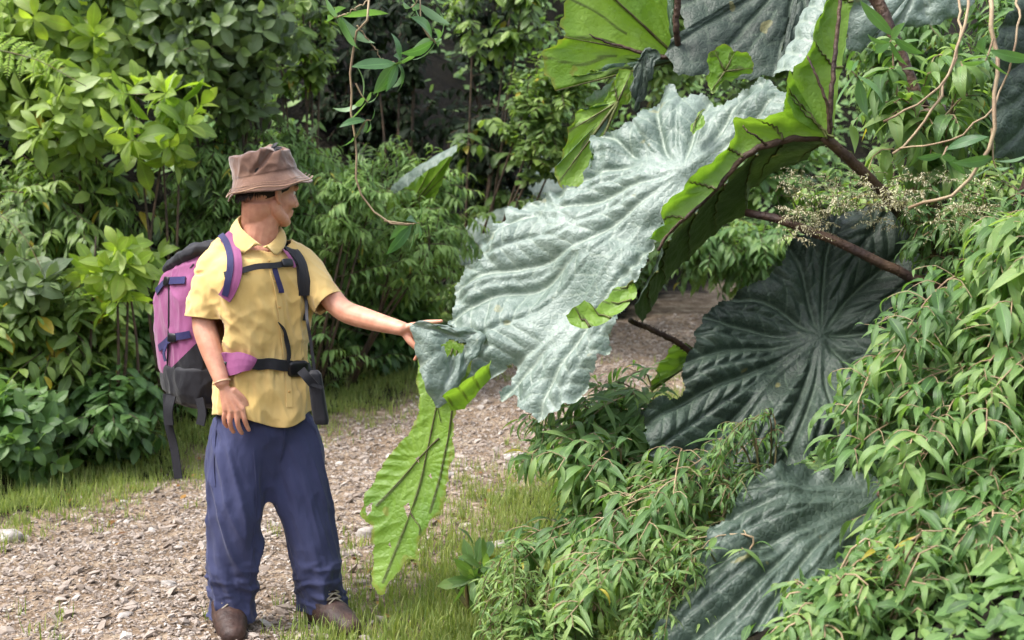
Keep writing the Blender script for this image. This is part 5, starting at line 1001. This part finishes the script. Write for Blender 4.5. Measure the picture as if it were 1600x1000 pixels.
# hair: a cap round the skull, cut off at the nape and above the ears, with strands
hair = [ell(hp(-.020, 0, .036), (.100, .082, .102), HM)]
hme = fuse(hair, .005, 1, 'hair'); cut(hme, [(hp(-.05, 0, -.036), -HU + HF * .55, headc, 1.0), (hp(.030, 0, 0), HF - HU * .3, headc, 1.0)])
c_, n_ = mv(hme); setv(hme, c_ + n_ * (.003 * fold_noise(c_, (70, 70, 70), 3))[:, None]); ho = link('hair', hme, M['hair'], man); m_ = ho.modifiers.new('t', 'SOLIDIFY'); m_.thickness = .004
a = Acc()
for i in range(420):
    th = RNG.uniform(1.75, 3.14) * (1 if i % 3 else -1); q = hp(-.018 + .100 * math.cos(th), .083 * math.sin(th), -.030 + .55 * (-.018 + .1 * math.cos(th) + .1) + RNG.normal(0, .005)); d_ = unit(np.array([q[0] - headc[0], q[1] - headc[1], 0])); a.add(*tube(np.array([q + HU * .03, q + d_ * .003, q + d_ * .002 - HU * RNG.uniform(.004, .014)]), [.0012, .001, .0004], 3, False))
a.build('hair_fringe', M['hair'], man)
a = Acc(); T_ = unit(wr_r - el_r); A_ = unit(np.cross(T_, [0, 1, 0])); B_ = np.cross(T_, A_); cc = wr_r - T_ * .004
for k_ in range(2):
    pp = np.array([cc + T_ * .003 * k_ + (A_ * math.cos(t_) + B_ * math.sin(t_) * .93) * (.0298 + .0008 * k_) + T_ * .003 * math.sin(t_ + k_) for t_ in np.linspace(0, 2 * math.pi, 30)]); a.add(*tube(pp, .0014, 6))
a.build('bracelet', M['thread'], man)
# ---- shirt
def tr(px, py, w_px, dep, dy=.03, pw=2.3): return ring(J(px, py, dy), PL, PF, w_px * YP / FPX, dep, 36, pw)
sp = [loft([tr(418, 652, 82, .132), tr(417, 630, 83, .134), tr(414, 600, 80, .128), tr(412, 572, 74, .116), tr(411, 545, 76, .122), tr(407, 510, 81, .132), tr(403, 470, 89, .140), tr(401, 435, 94, .138), tr(401, 405, 82, .120, .035), tr(402, 386, 54, .088, .04), tr(404, 370, 34, .068, .04)])]
sp.append(ell(J(345, 415, -.015), (.078, .078, .070))); sp.append(ell(J(337, 424, .03), (.072, .075, .080))); sp.append(limb([J(335, 426, -.02), J(331, 440, -.035), J(325, 462, -.045), J(319, 490, -.055), J(318, 512, -.06)], [.070, .073, .073, .073, .074], .95, None, 20))
sp.append(limb([J(452, 402, .08), J(472, 420, .09), J(494, 450, .06), J(514, 474, .035), J(524, 484, .025)], [.066, .074, .066, .062, .061], .95, None, 20))
sp.append(limb([J(345, 394, -.01), J(402, 384, .04), J(460, 402, .08)], [.055, .066, .058], .9, None, 18))
sme = fuse(sp, .0052, 14, 'shirt')
dS = unit(J(318, 512, -.06) - J(323, 450, -.045)); dL = unit(J(524, 484, .025) - J(494, 450, .06))
cut(sme, [(J(317, 497, -.055), dS + [-.05, 0, 0], J(312, 512, -.075), .098), (J(512, 475, .035), dL, J(520, 482, .03), .10), (J(405, 374, .04), unit(ZZ * .92 + PF * .42), J(404, 364, .04), .115), (J(414, 641, .03), -ZZ, J(414, 655, .03), .32)])
c_, n_ = mv(sme); zpx = 320 + (1.5 - c_[:, 2]) / YP * FPX
am = .012 * (ridge(c_, (7, 7, 1.8), 4) - .4) + .007 * (ridge(c_ @ Matrix.Rotation(.7, 3, 'Y').to_3x3().transposed(), (16, 16, 5), 9) - .5) + .0012 * fold_noise(c_, (30, 30, 12), 2)
waist = np.exp(-((zpx - 572) / 30) ** 2); am += waist * .012 * (ridge(c_, (22, 22, 2.5), 5) - .6) + .0045 * (ridge(c_ @ Matrix.Rotation(-.9, 3, 'Y').to_3x3().transposed(), (9, 9, 4), 14) - .4) * ss(430, 500, zpx)
arm = (c_[:, 0] < J(345, 0)[0]) | (c_[:, 0] > J(476, 0)[0]); am += np.where(arm, .005 * (ridge(c_, (7, 7, 9), 12) - .5), 0); am *= 1 - .6 * np.exp(-((zpx - 400) / 40) ** 2)
low = ss(600, 645, zpx); cf = c_ - J(412, 640, .03); front = unit(cf * [1, 1, 0]) @ PF
setv(sme, c_ + n_ * am[:, None] + np.outer(low * np.where(front > .0, 1, .4), -ZZ * .0) + (low * .012 * np.sin(6 * np.arctan2(cf @ PL, cf @ PF)))[:, None] * n_ - np.outer(low * ss(.3, 1, front) * .045 * np.exp(-((cf @ PL) / .11) ** 2), ZZ))
shirt = link('shirt', sme, M['shirt'], man); m_ = shirt.modifiers.new('t', 'SOLIDIFY'); m_.thickness = .0025; m_.offset = -1
SB = bvh(sme)
def path_on(tree, pts, off):
    Pn, Nn = [], []
    for p in pts:
        h_, n__ = onto(tree, p[0], p[1], off if len(p) < 3 else p[2])
        if h_ is None: continue
        Pn.append(h_); Nn.append(n__)
    return np.array(Pn), np.array(Nn)
def sband(tree, pts, width, mat, name, parent, off=.005, thick=.003, n=50, crown=0., flatn=.5):
    q = catmull(np.array([p[:2] for p in pts], float), 16); Pn, Nn = path_on(tree, q, off)
    for _ in range(2): Nn[1:-1] = (Nn[:-2] + Nn[1:-1] + Nn[2:]) / 3; Pn[1:-1] = (Pn[:-2] + 2 * Pn[1:-1] + Pn[2:]) / 4 + Nn[1:-1] * .0006
    return band(Pn, Nn, width, thick, name, mat, parent, n, crown=crown)
# placket, buttons, collar, pocket
sband(SB, [(412, 388), (424, 420), (434, 460), (441, 520), (446, 560), (450, 600), (452, 636)], .022, M['shirt'], 'placket', shirt, .002, .003, 60)
for px, py in ((420, 408), (429, 440), (436, 480), (442, 524), (451, 612)):
    h_, n__ = onto(SB, px, py, .005); a = Acc(); A_ = unit(np.cross(n__, ZZ)); B_ = np.cross(n__, A_); a.add(*loft([ring(h_, A_, B_, .0045, .0045, 12), ring(h_ + n__ * .0016, A_, B_, .0042, .0042, 12)])); a.build('button', M['button'], shirt)
def collar_half(pts_top, pts_bot, name):
    A_ = catmull(pts_top, 16); Bq = catmull(pts_bot, 16); mid = (A_ + Bq) / 2; out = unit(mid - J(405, 362, .03)) * .006; v = np.linspace(0, 1, 5); G = A_[:, None] * (1 - v)[None, :, None] + Bq[:, None] * v[None, :, None] + out[:, None] * np.sin(math.pi * v)[None, :, None]
    i = np.arange(15)[:, None] * 5; j = np.arange(4)[None]; F_ = np.stack([i + j, i + j + 1, i + 6 + j, i + 5 + j], -1).reshape(-1, 4); o = link(name, npmesh(name, G.reshape(-1, 3), F_), M['shirt'], shirt); m = o.modifiers.new('t', 'SOLIDIFY'); m.thickness = .0035; m.offset = 0
collar_half([J(408, 340, .10), J(384, 336, .075), J(372, 341, .02), J(377, 356, -.045), J(394, 372, -.07), J(409, 384, -.078)], [J(408, 362, .13), J(372, 360, .11), J(358, 366, .02), J(366, 384, -.07), J(379, 397, -.098), J(400, 378, -.088)], 'collar')
collar_half([J(408, 340, .10), J(428, 346, .085), J(436, 358, .05), J(431, 371, .0), J(421, 381, -.045), J(411, 386, -.078)], [J(408, 362, .13), J(440, 362, .11), J(447, 374, .05), J(443, 388, -.01), J(431, 399, -.05), J(417, 383, -.085)], 'collar')
# ---- trousers
def rg(px, py, hw, dep, dy): return ring(J(px, py, dy), PL * .8 + np.array([.2, 0, 0]), PF, hw * YP / FPX, dep, 30, 2.2)
tp = [loft([rg(413, 612, 72, .110, .03), rg(413, 640, 76, .118, .03), rg(412, 676, 84, .124, .03), rg(414, 720, 84, .100, .03), rg(418, 762, 50, .065, .02), rg(422, 786, 24, .04, .01)])]
tp.append(loft([rg(378, 650, 46, .10, .0), rg(371, 700, 50, .112, -.01), rg(371, 750, 48, .108, -.02), rg(370, 800, 46, .100, -.04), rg(368, 850, 43, .094, -.04), rg(365, 900, 40, .092, -.03), rg(363, 940, 39, .088, -.02), rg(359, 966, 38, .09, -.02), rg(358, 984, 38, .09, -.02)]))
tp.append(loft([rg(446, 650, 46, .10, .06), rg(459, 700, 50, .112, .06), rg(467, 750, 48, .108, .05), rg(475, 800, 45, .100, .04), rg(484, 850, 42, .098, .03), rg(493, 900, 41, .092, .03), rg(500, 935, 40, .090, .04), rg(506, 960, 38, .092, .04), rg(508, 982, 38, .092, .04)]))
tme = fuse(tp, .0062, 8, 'trousers'); cut(tme, [(J(357, 966, -.02), -ZZ + np.array([-.05, 0, 0]), J(357, 985, -.02), .16), (J(508, 956, .04), -ZZ, J(508, 982, .04), .16)])
c_, n_ = mv(tme); zpx = 320 + (1.5 - c_[:, 2]) / YP * FPX; shear = c_.copy(); shear[:, 0] += (c_[:, 2]) * .35
am = .020 * (ridge(shear, (8, 8, 1.0), 21) - .5) * ss(640, 740, zpx) + .005 * (ridge(shear, (17, 17, 2.0), 22) - .5)
am += ss(850, 935, zpx) * (.012 * (ridge(c_, (6, 6, 17), 23) - .45) + .003 * (ridge(c_, (14, 14, 34), 24) - .5)) * (1 - .6 * ss(945, 965, zpx)) + .001 * fold_noise(c_, (40, 40, 25), 6)
kn_ = np.exp(-((zpx - 800) / 45) ** 2); am += kn_ * .004 * (ridge(shear, (9, 9, 7), 25) - .5)
setv(tme, c_ + n_ * (am - .005)[:, None]); tro = link('trousers', tme, M['trouser'], man); m_ = tro.modifiers.new('t', 'SOLIDIFY'); m_.thickness = .003; m_.offset = -1
TB = bvh(tme); sband(TB, [(396, 700), (400, 760), (398, 820), (392, 880), (388, 930)], .004, M['trouser'], 'leg_seam', tro, .001, .002, 40); sband(TB, [(446, 650), (444, 690), (438, 720)], .005, M['trouser'], 'fly_seam', tro, .001, .002, 30); sband(TB, [(478, 656), (492, 672), (500, 700)], .006, M['trouser'], 'pocket_seam', tro, .001, .002, 20); sband(TB, [(340, 655), (336, 690), (334, 730), (336, 760)], .006, M['trouser'], 'pocket_seam', tro, .001, .002, 30)
# ---- boots
for (ax_, ay_, dy_, fd) in ((357, 1002, -.02, unit(np.array([.28, -.96, 0]))), (508, 1002, .03, unit(np.array([.62, -.78, 0])))):
    an_ = J(ax_, 962, dy_); an_[2] = .12; S_ = np.cross(fd, ZZ); g0 = np.array([an_[0], an_[1], 0.0]) - fd * .01
    bp = [limb([g0 + ZZ * .17, g0 + ZZ * .11, g0 + ZZ * .07 + fd * .03], [.056, .058, .06], 1.12, fd), limb([g0 - fd * .04 + ZZ * .055, g0 + fd * .05 + ZZ * .07, g0 + fd * .12 + ZZ * .056, g0 + fd * .18 + ZZ * .045], [.048, .06, .055, .042], .9, ZZ)]
    bme_ = fuse(bp, .005, 4, 'boot'); bo = link('boot', bme_, M['boot'], man)
    sl = []; 
    for u, hw in ((-.09, .022), (-.07, .038), (-.02, .042), (.06, .045), (.13, .052), (.18, .044), (.208, .022)): sl.append(np.array([g0 + fd * u + S_ * hw * a1 + ZZ * b1 for a1, b1 in ((-1, -.004), (-1, .026), (1, .026), (1, -.004))]))
    V_, F_ = loft(sl); a = Acc(); a.add(V_, F_); a.build('sole', M['sole'], bo, False)
    a = Acc()
    for k_ in range(6):
        u = k_ / 5; cz = .155 - .075 * u; cf_ = .052 + .055 * u
        for s_ in (-1, 1): a.add(*tube(catmull([g0 + fd * (cf_ - .006) + S_ * s_ * .03 + ZZ * cz, g0 + fd * (cf_ + .006) + ZZ * (cz + .004), g0 + fd * (cf_ + .008) - S_ * s_ * .028 + ZZ * (cz - .012)], 8), .0028, 6))
    a.build('bootlace', M['lace'], bo)
    band([g0 + fd * .112 - S_ * .058 + ZZ * .035, g0 + fd * .13 - S_ * .03 + ZZ * .088, g0 + fd * .135 + ZZ * .10, g0 + fd * .13 + S_ * .03 + ZZ * .088, g0 + fd * .112 + S_ * .058 + ZZ * .035], [-S_, fd * .3 + ZZ - S_ * .5, ZZ + fd * .3, fd * .3 + ZZ + S_ * .5, S_], .006, .003, 'toe_seam', M['black'], bo, 24)
    a = Acc(); a.add(*loft([ring(g0 + ZZ * .155, S_, fd, .058, .062, 20), ring(g0 + ZZ * .175, S_, fd, .060, .064, 20), ring(g0 + ZZ * .182, S_, fd, .052, .056, 20)])); a.build('boot_collar', M['black'], bo)
# ---- the sun hat
tilt = math.radians(11); HU2 = unit(np.array([-math.sin(tilt), -.05, math.cos(tilt)])); HX = unit(np.array([math.cos(tilt), 0, math.sin(tilt)])); HY = np.cross(HU2, HX)
hc = J(415, 273, .02) 
def hatring(u, rx, ry, cx=0., wavy=0., k=64, ph=0.):
    a = np.arange(k) * 2 * math.pi / k; w_ = wavy * (np.sin(a * 3 + 1 + ph) + .5 * np.sin(a * 7 + ph)); rr = 1 + .012 * np.sin(a * 5 + ph)
    return hc + HX * cx + (np.cos(a) * rx * rr)[:, None] * HX + (np.sin(a) * ry * rr)[:, None] * HY + (u + w_)[:, None] * HU2
R_h = [hatring(-.042, .150, .142, .004, .005), hatring(-.030, .138, .130, .002, .004), hatring(-.014, .122, .114, 0, .002), hatring(-.002, .113, .104, -.002, .001), hatring(.004, .1115, .1025, -.002), hatring(.008, .113, .104, -.002), hatring(.012, .1115, .1025, -.003), hatring(.030, .110, .101, -.005, .001), hatring(.052, .108, .099, -.008, .001), hatring(.074, .106, .097, -.010, .002), hatring(.082, .104, .095, -.011, .002), hatring(.087, .100, .091, -.012, .002), hatring(.088, .086, .078, -.013, .003), hatring(.086, .060, .055, -.013, .004), hatring(.084, .030, .028, -.013, .003), hatring(.083, .006, .006, -.013)]
k_ = 64; n__ = len(R_h); V_ = np.vstack(R_h); i = np.arange(n__ - 1)[:, None] * k_; j = np.arange(k_)[None]; j2 = (j + 1) % k_; F_ = np.stack([i + j, i + j2, i + k_ + j2, i + k_ + j], -1).reshape(-1, 4)
hat_me = npmesh('hat', V_, F_); o_t = bpy.data.objects.new('t', hat_me); COL.objects.link(o_t); m_ = o_t.modifiers.new('s', 'SUBSURF'); m_.levels = 2; m_.render_levels = 2
hat2 = bpy.data.meshes.new_from_object(o_t.evaluated_get(bpy.context.evaluated_depsgraph_get())); bpy.data.objects.remove(o_t)
c_, n_ = mv(hat2); hx = (c_ - hc) @ HX; hu = (c_ - hc) @ HU2; hy = (c_ - hc) @ HY
top_ = ss(.0, .03, hu)
# the soft crown is pinched by a diagonal crease on the side towards the camera
line = (hu - .006) - (hx + .03) * .85; crease = np.exp(-(line / .011) ** 2) * ss(-.05, -.01, hx) * ss(.10, .06, hx) * top_ * (hy * np.sign((CAM - hc) @ HY) > 0)
puff = np.exp(-((line - .028) / .022) ** 2) * ss(-.05, .0, hx) * top_
d_ = -.013 * crease + .006 * puff + .006 * top_ * (ridge(c_, (14, 14, 10), 31) - .5) + .0025 * fold_noise(c_, (26, 26, 26), 33)
c2_ = c_ + n_ * d_[:, None]; topm = ss(.066, .088, hu); c2_ += np.outer(-.010 * ss(-.0, -.04, hu) * (1 + .6 * np.sin(np.arctan2(hy, hx) * 4 + 1)), HU2); c2_ += np.outer(topm * (-.010 * np.exp(-((hx + .0) / .03) ** 2) + .008 * np.sin(hx * 40 + 1) - .10 * np.clip(hx - .02, 0, .1)), HU2)
setv(hat2, c2_); hat2.polygons.foreach_set('use_smooth', np.ones(len(hat2.polygons), bool)); hat = link('sun_hat', hat2, M['hat'], man); m_ = hat.modifiers.new('t', 'SOLIDIFY'); m_.thickness = .003; m_.offset = -1
for (u, rx, ry, cx, wv, rad) in ((-.0425, .151, .143, .004, .005, .0026), (-.034, .1435, .1355, .003, .0045, .0010), (-.026, .1355, .1275, .002, .0035, .0009)):
    a = Acc(); rr_ = hatring(u, rx, ry, cx, wv, 96); a.add(*tube(np.vstack([rr_, rr_[:1]]), rad, 6, False)); a.build('brim_stitching', M['hatedge'], hat)
a = Acc(); pc_ = hc + HX * .052 + HU2 * .082 - HY * .045 * -np.sign((CAM - hc) @ HY)
for k2 in range(7): put_leaves(a, 'ellip', np.array([pc_ + RNG.normal(0, .004, 3)]), np.array([unit(HX * .7 + HU2 * RNG.normal(.3, .4) + RNG.normal(0, .4, 3))]), np.array([HU2 - np.array([0, 1, 0])]), np.array([.030]), np.array([.014]), np.array([.2]))
a.build('hat_ornament', M['black'], hat)
# ------------------------------------------------------------------ the backpack
pc = J(402, 500, .03)
pack = empty('backpack', P(270, 640, 5.1), 'big mauve and black trekking backpack worn by the hiker, seen from its side', 'backpack')
def pr(z_px, dpt, hw, back, lean=0., pw=3.2):
    z_ = J(400, z_px)[2]; c0 = np.array([pc[0], pc[1], z_]) - PF * (.135 + back + dpt / 2 * 1.22) + PL * (lean - .015); return ring(c0, PL, PF, hw * 1.1, dpt / 2 * 1.22, 40, pw)
def pk(rings, vox=.006, sm=3, nm='pack', seed=0, amp=.006):
    me = fuse([loft(rings)], vox, sm, nm); c_, n_ = mv(me); bk = -(c_ - pc) @ PF; c_[:, 2] -= .30 * np.clip(bk - .17, 0, 1) * ss(1.08, 1.36, c_[:, 2]); setv(me, c_ + n_ * (amp * (ridge(c_, (9, 9, 5), seed) - .5) + .003 * fold_noise(c_, (24, 24, 14), seed + 1))[:, None]); return me
pmain = pk([pr(388, .13, .09, .06), pr(394, .20, .12, .03), pr(410, .26, .15, .015), pr(440, .305, .162, .0), pr(480, .325, .166, .0), pr(520, .32, .166, .0), pr(560, .305, .164, .0), pr(590, .29, .160, .0), pr(602, .27, .150, .005)], seed=41); pobj = link('pack_body', pmain, M['pink'], pack); PB = bvh(pmain)
plow = pk([pr(572, .18, .14, .01), pr(582, .27, .1625, -.004), pr(600, .285, .166, -.004), pr(622, .265, .162, .0), pr(638, .22, .145, .01), pr(646, .16, .11, .03)], seed=43); c_, n_ = mv(plow)
plowo = link('pack_base', plow, M['black'], pack); LBv = bvh(plow)
plid = pk([pr(372, .08, .06, .05), pr(377, .17, .12, .02), pr(386, .24, .145, .0), pr(396, .27, .152, .0), pr(404, .25, .14, .02)], seed=45); lid = link('pack_lid', plid, M['black'], pack)
# rear pocket strip in black along the back face
pz = pk([pr(405, .05, .09, .245), pr(425, .06, .115, .275), pr(470, .065, .12, .295), pr(505, .06, .12, .29), pr(530, .05, .11, .28), pr(545, .03, .09, .28)], seed=47); link('rear_pocket', pz, M['black'], pack)
def pband(tree, pts, w_, mat, name, parent, off=.004, th=.003): 
    return sband(tree, pts, w_, mat, name, parent, off, th, 30)
# the cloth of the lower side is black, along a slanting seam
bm_ = bmesh.new(); bm_.from_mesh(pmain); s0, s1 = P(240, 602, 5), P(310, 533, 5); sn = Vector(np.cross(s0 - CAM, s1 - CAM)).normalized(); bmesh.ops.bisect_plane(bm_, geom=bm_.verts[:] + bm_.edges[:] + bm_.faces[:], plane_co=Vector(CAM), plane_no=sn, dist=1e-6); bm_.to_mesh(pmain); bm_.free()
fc = np.array([p_.center[:] for p_ in pmain.polygons]); fx_, fy_ = to_px2(fc); pmain.materials.append(M['black'])
pmain.polygons.foreach_set('material_index', ((fy_ > 602 - (fx_ - 240) * .9857) & (fx_ < 330)).astype(np.int32)); pmain.update()
pband(PB, [(267, 392), (265, 450), (264, 520), (262, 575)], .004, M['black'], 'zip', pack, .002, .003)
for pts in ([(246, 456), (252, 450), (262, 440), (291, 438)], [(250, 544), (258, 538), (270, 528), (298, 522)]):
    st = pband(PB, pts, .026, M['navy'], 'compression_strap', pack, .005, .003)
    h_, n2 = onto(PB, pts[2][0] + 2, pts[2][1], .010); A_ = unit(np.cross(n2, ZZ)); A_ = A_ if A_[0] > 0 else -A_; B_ = np.cross(n2, A_); a = Acc()
    a.add(*loft([ring(h_ - n2 * .004, A_, B_, .020, .016, 16, 5), ring(h_ + n2 * .003, A_, B_, .020, .016, 16, 5), ring(h_ + n2 * .005, A_, B_, .016, .012, 16, 5)])); a.build('buckle', M['plastic'], pack)
h1 = [onto(PB, 266, 534, .012)[0], onto(PB, 262, 550, .016)[0], onto(PB, 264, 564, .014)[0]]; band(h1, [-PL] * 3, .018, .003, 'strap_end', M['navy'], pack, 12)
# webbing that hangs from the bottom
b1 = P(262, 628, 5.02); band([P(261, 615, 5.0), P(263, 660, 4.99), P(272, 700, 4.99), P(279, 748, 4.99)], [[-.3, -1, 0]] * 4, .032, .004, 'hanging_strap', M['black'], pack, 30)
band([P(268, 618, 4.98), P(263, 640, 4.97), P(264, 664, 4.97)], [[-.5, -1, 0]] * 3, .04, .006, 'bottom_strap', M['black'], pack, 14)
band([P(312, 622, 4.96), P(316, 645, 4.95), P(313, 664, 4.95)], [[-.5, -1, 0]] * 3, .035, .006, 'bottom_strap', M['black'], pack, 14)
# shoulder straps over the shirt: mauve padding with a dark web
sband(SB, [(350, 366), (357, 376), (364, 390), (368, 408), (367, 432), (360, 452), (352, 466)], .046, M['pink'], 'shoulder_strap', pack, .010, .012, 60, .15)
sband(SB, [(347, 372), (353, 382), (359, 396), (361, 414), (358, 440), (353, 462)], .022, M['navy'], 'strap_webbing', pack, .019, .003, 60)
sband(SB, [(437, 382), (445, 388), (456, 396), (466, 410), (470, 432), (474, 462)], .048, M['black'], 'shoulder_strap', pack, .010, .012, 60, .15)
sband(SB, [(436, 390), (443, 400), (450, 410), (455, 420)], .014, M['pink'], 'strap_webbing', pack, .018, .003, 30)
sband(SB, [(472, 455), (477, 480), (474, 500)], .012, M['black'], 'strap_webbing', pack, .008, .003, 30)
sband(SB, [(352, 432), (375, 426), (400, 418), (425, 417), (445, 413), (464, 408)], .020, M['black'], 'chest_strap', pack, .014, .004, 50)
for px, py in ((444, 413),):
    h_, n2 = onto(SB, px, py, .020); A_ = unit(np.cross(n2, ZZ)); B_ = np.cross(n2, A_); a = Acc(); a.add(*loft([ring(h_ - n2 * .003, A_, B_, .022, .015, 16, 5), ring(h_ + n2 * .004, A_, B_, .022, .015, 16, 5), ring(h_ + n2 * .006, A_, B_, .017, .011, 16, 5)])); a.build('buckle', M['plastic'], pack)
sband(SB, [(427, 421), (430, 435), (434, 446), (438, 458)], .019, M['navy'], 'strap_end', pack, .012, .003, 20)
sband(SB, [(343, 568), (356, 567), (372, 567), (384, 567), (394, 568)], [.058, .074, .078, .072, .044], M['pink'], 'hip_belt_pad', pack, .014, .014, 40, .2)
sband(SB, [(392, 568), (420, 568), (446, 570), (468, 574), (482, 578)], .038, M['black'], 'hip_belt', pack, .014, .005, 50)
h_, n2 = onto(SB, 355, 567, .024); A_ = unit(np.cross(n2, ZZ)); B_ = np.cross(n2, A_); a = Acc(); a.add(*loft([ring(h_ - n2 * .003, A_, B_, .009, .010, 12, 5), ring(h_ + n2 * .004, A_, B_, .009, .010, 12, 5)])); a.build('buckle', M['plastic'], pack)
h_, n2 = onto(SB, 461, 573, .022); A_ = unit(np.cross(n2, ZZ)); B_ = np.cross(n2, A_); a = Acc(); a.add(*loft([ring(h_ - n2 * .006, A_, B_, .038, .028, 16, 4), ring(h_ + n2 * .005, A_, B_, .038, .028, 16, 4), ring(h_ + n2 * .009, A_, B_, .028, .02, 16, 4)])); a.build('buckle', M['plastic'], pack)
sband(SB, [(434, 502), (440, 516), (446, 532), (448, 552), (447, 566)], [.004, .012, .016, .018, .02], M['black'], 'strap_end', pack, .010, .003, 24)
# ------------------------------------------------------------------ the case that hangs at his left hip
case = empty('carrying_case', P(497, 660, 4.86), 'long narrow black case hanging on a thin strap at the left hip of the hiker', 'case')
q0 = onto(SB, 474, 470, .014)[0]; band([q0, P(480, 500, 4.80), P(485, 530, 4.80), P(489, 560, 4.80), P(492, 585, 4.80)], [[0, -1, 0]] * 5, .010, .003, 'carrying_strap', M['black'], case, 30)
cx_ = [(491, 578, .012), (492, 584, .022), (495, 610, .025), (499, 640, .026), (502, 656, .026), (503, 663, .022)]
R2 = [ring(P(px, py, 4.80), [1, 0, 0], [0, 1, 0], r_, r_ * .75, 20, 4) for px, py, r_ in cx_]; me_ = fuse([loft(R2)], .003, 2, 'case_body'); link('case_body', me_, M['black'], case)
band([P(470, 578, 4.76), P(480, 590, 4.755), P(492, 604, 4.765)], [[0, -1, .2]] * 3, .03, .005, 'case_strap', M['black'], case, 14)
band([P(476, 592, 4.76), P(486, 600, 4.76), P(504, 606, 4.765)], [[0, -1, .2]] * 3, .012, .004, 'case_strap', M['black'], case, 14)
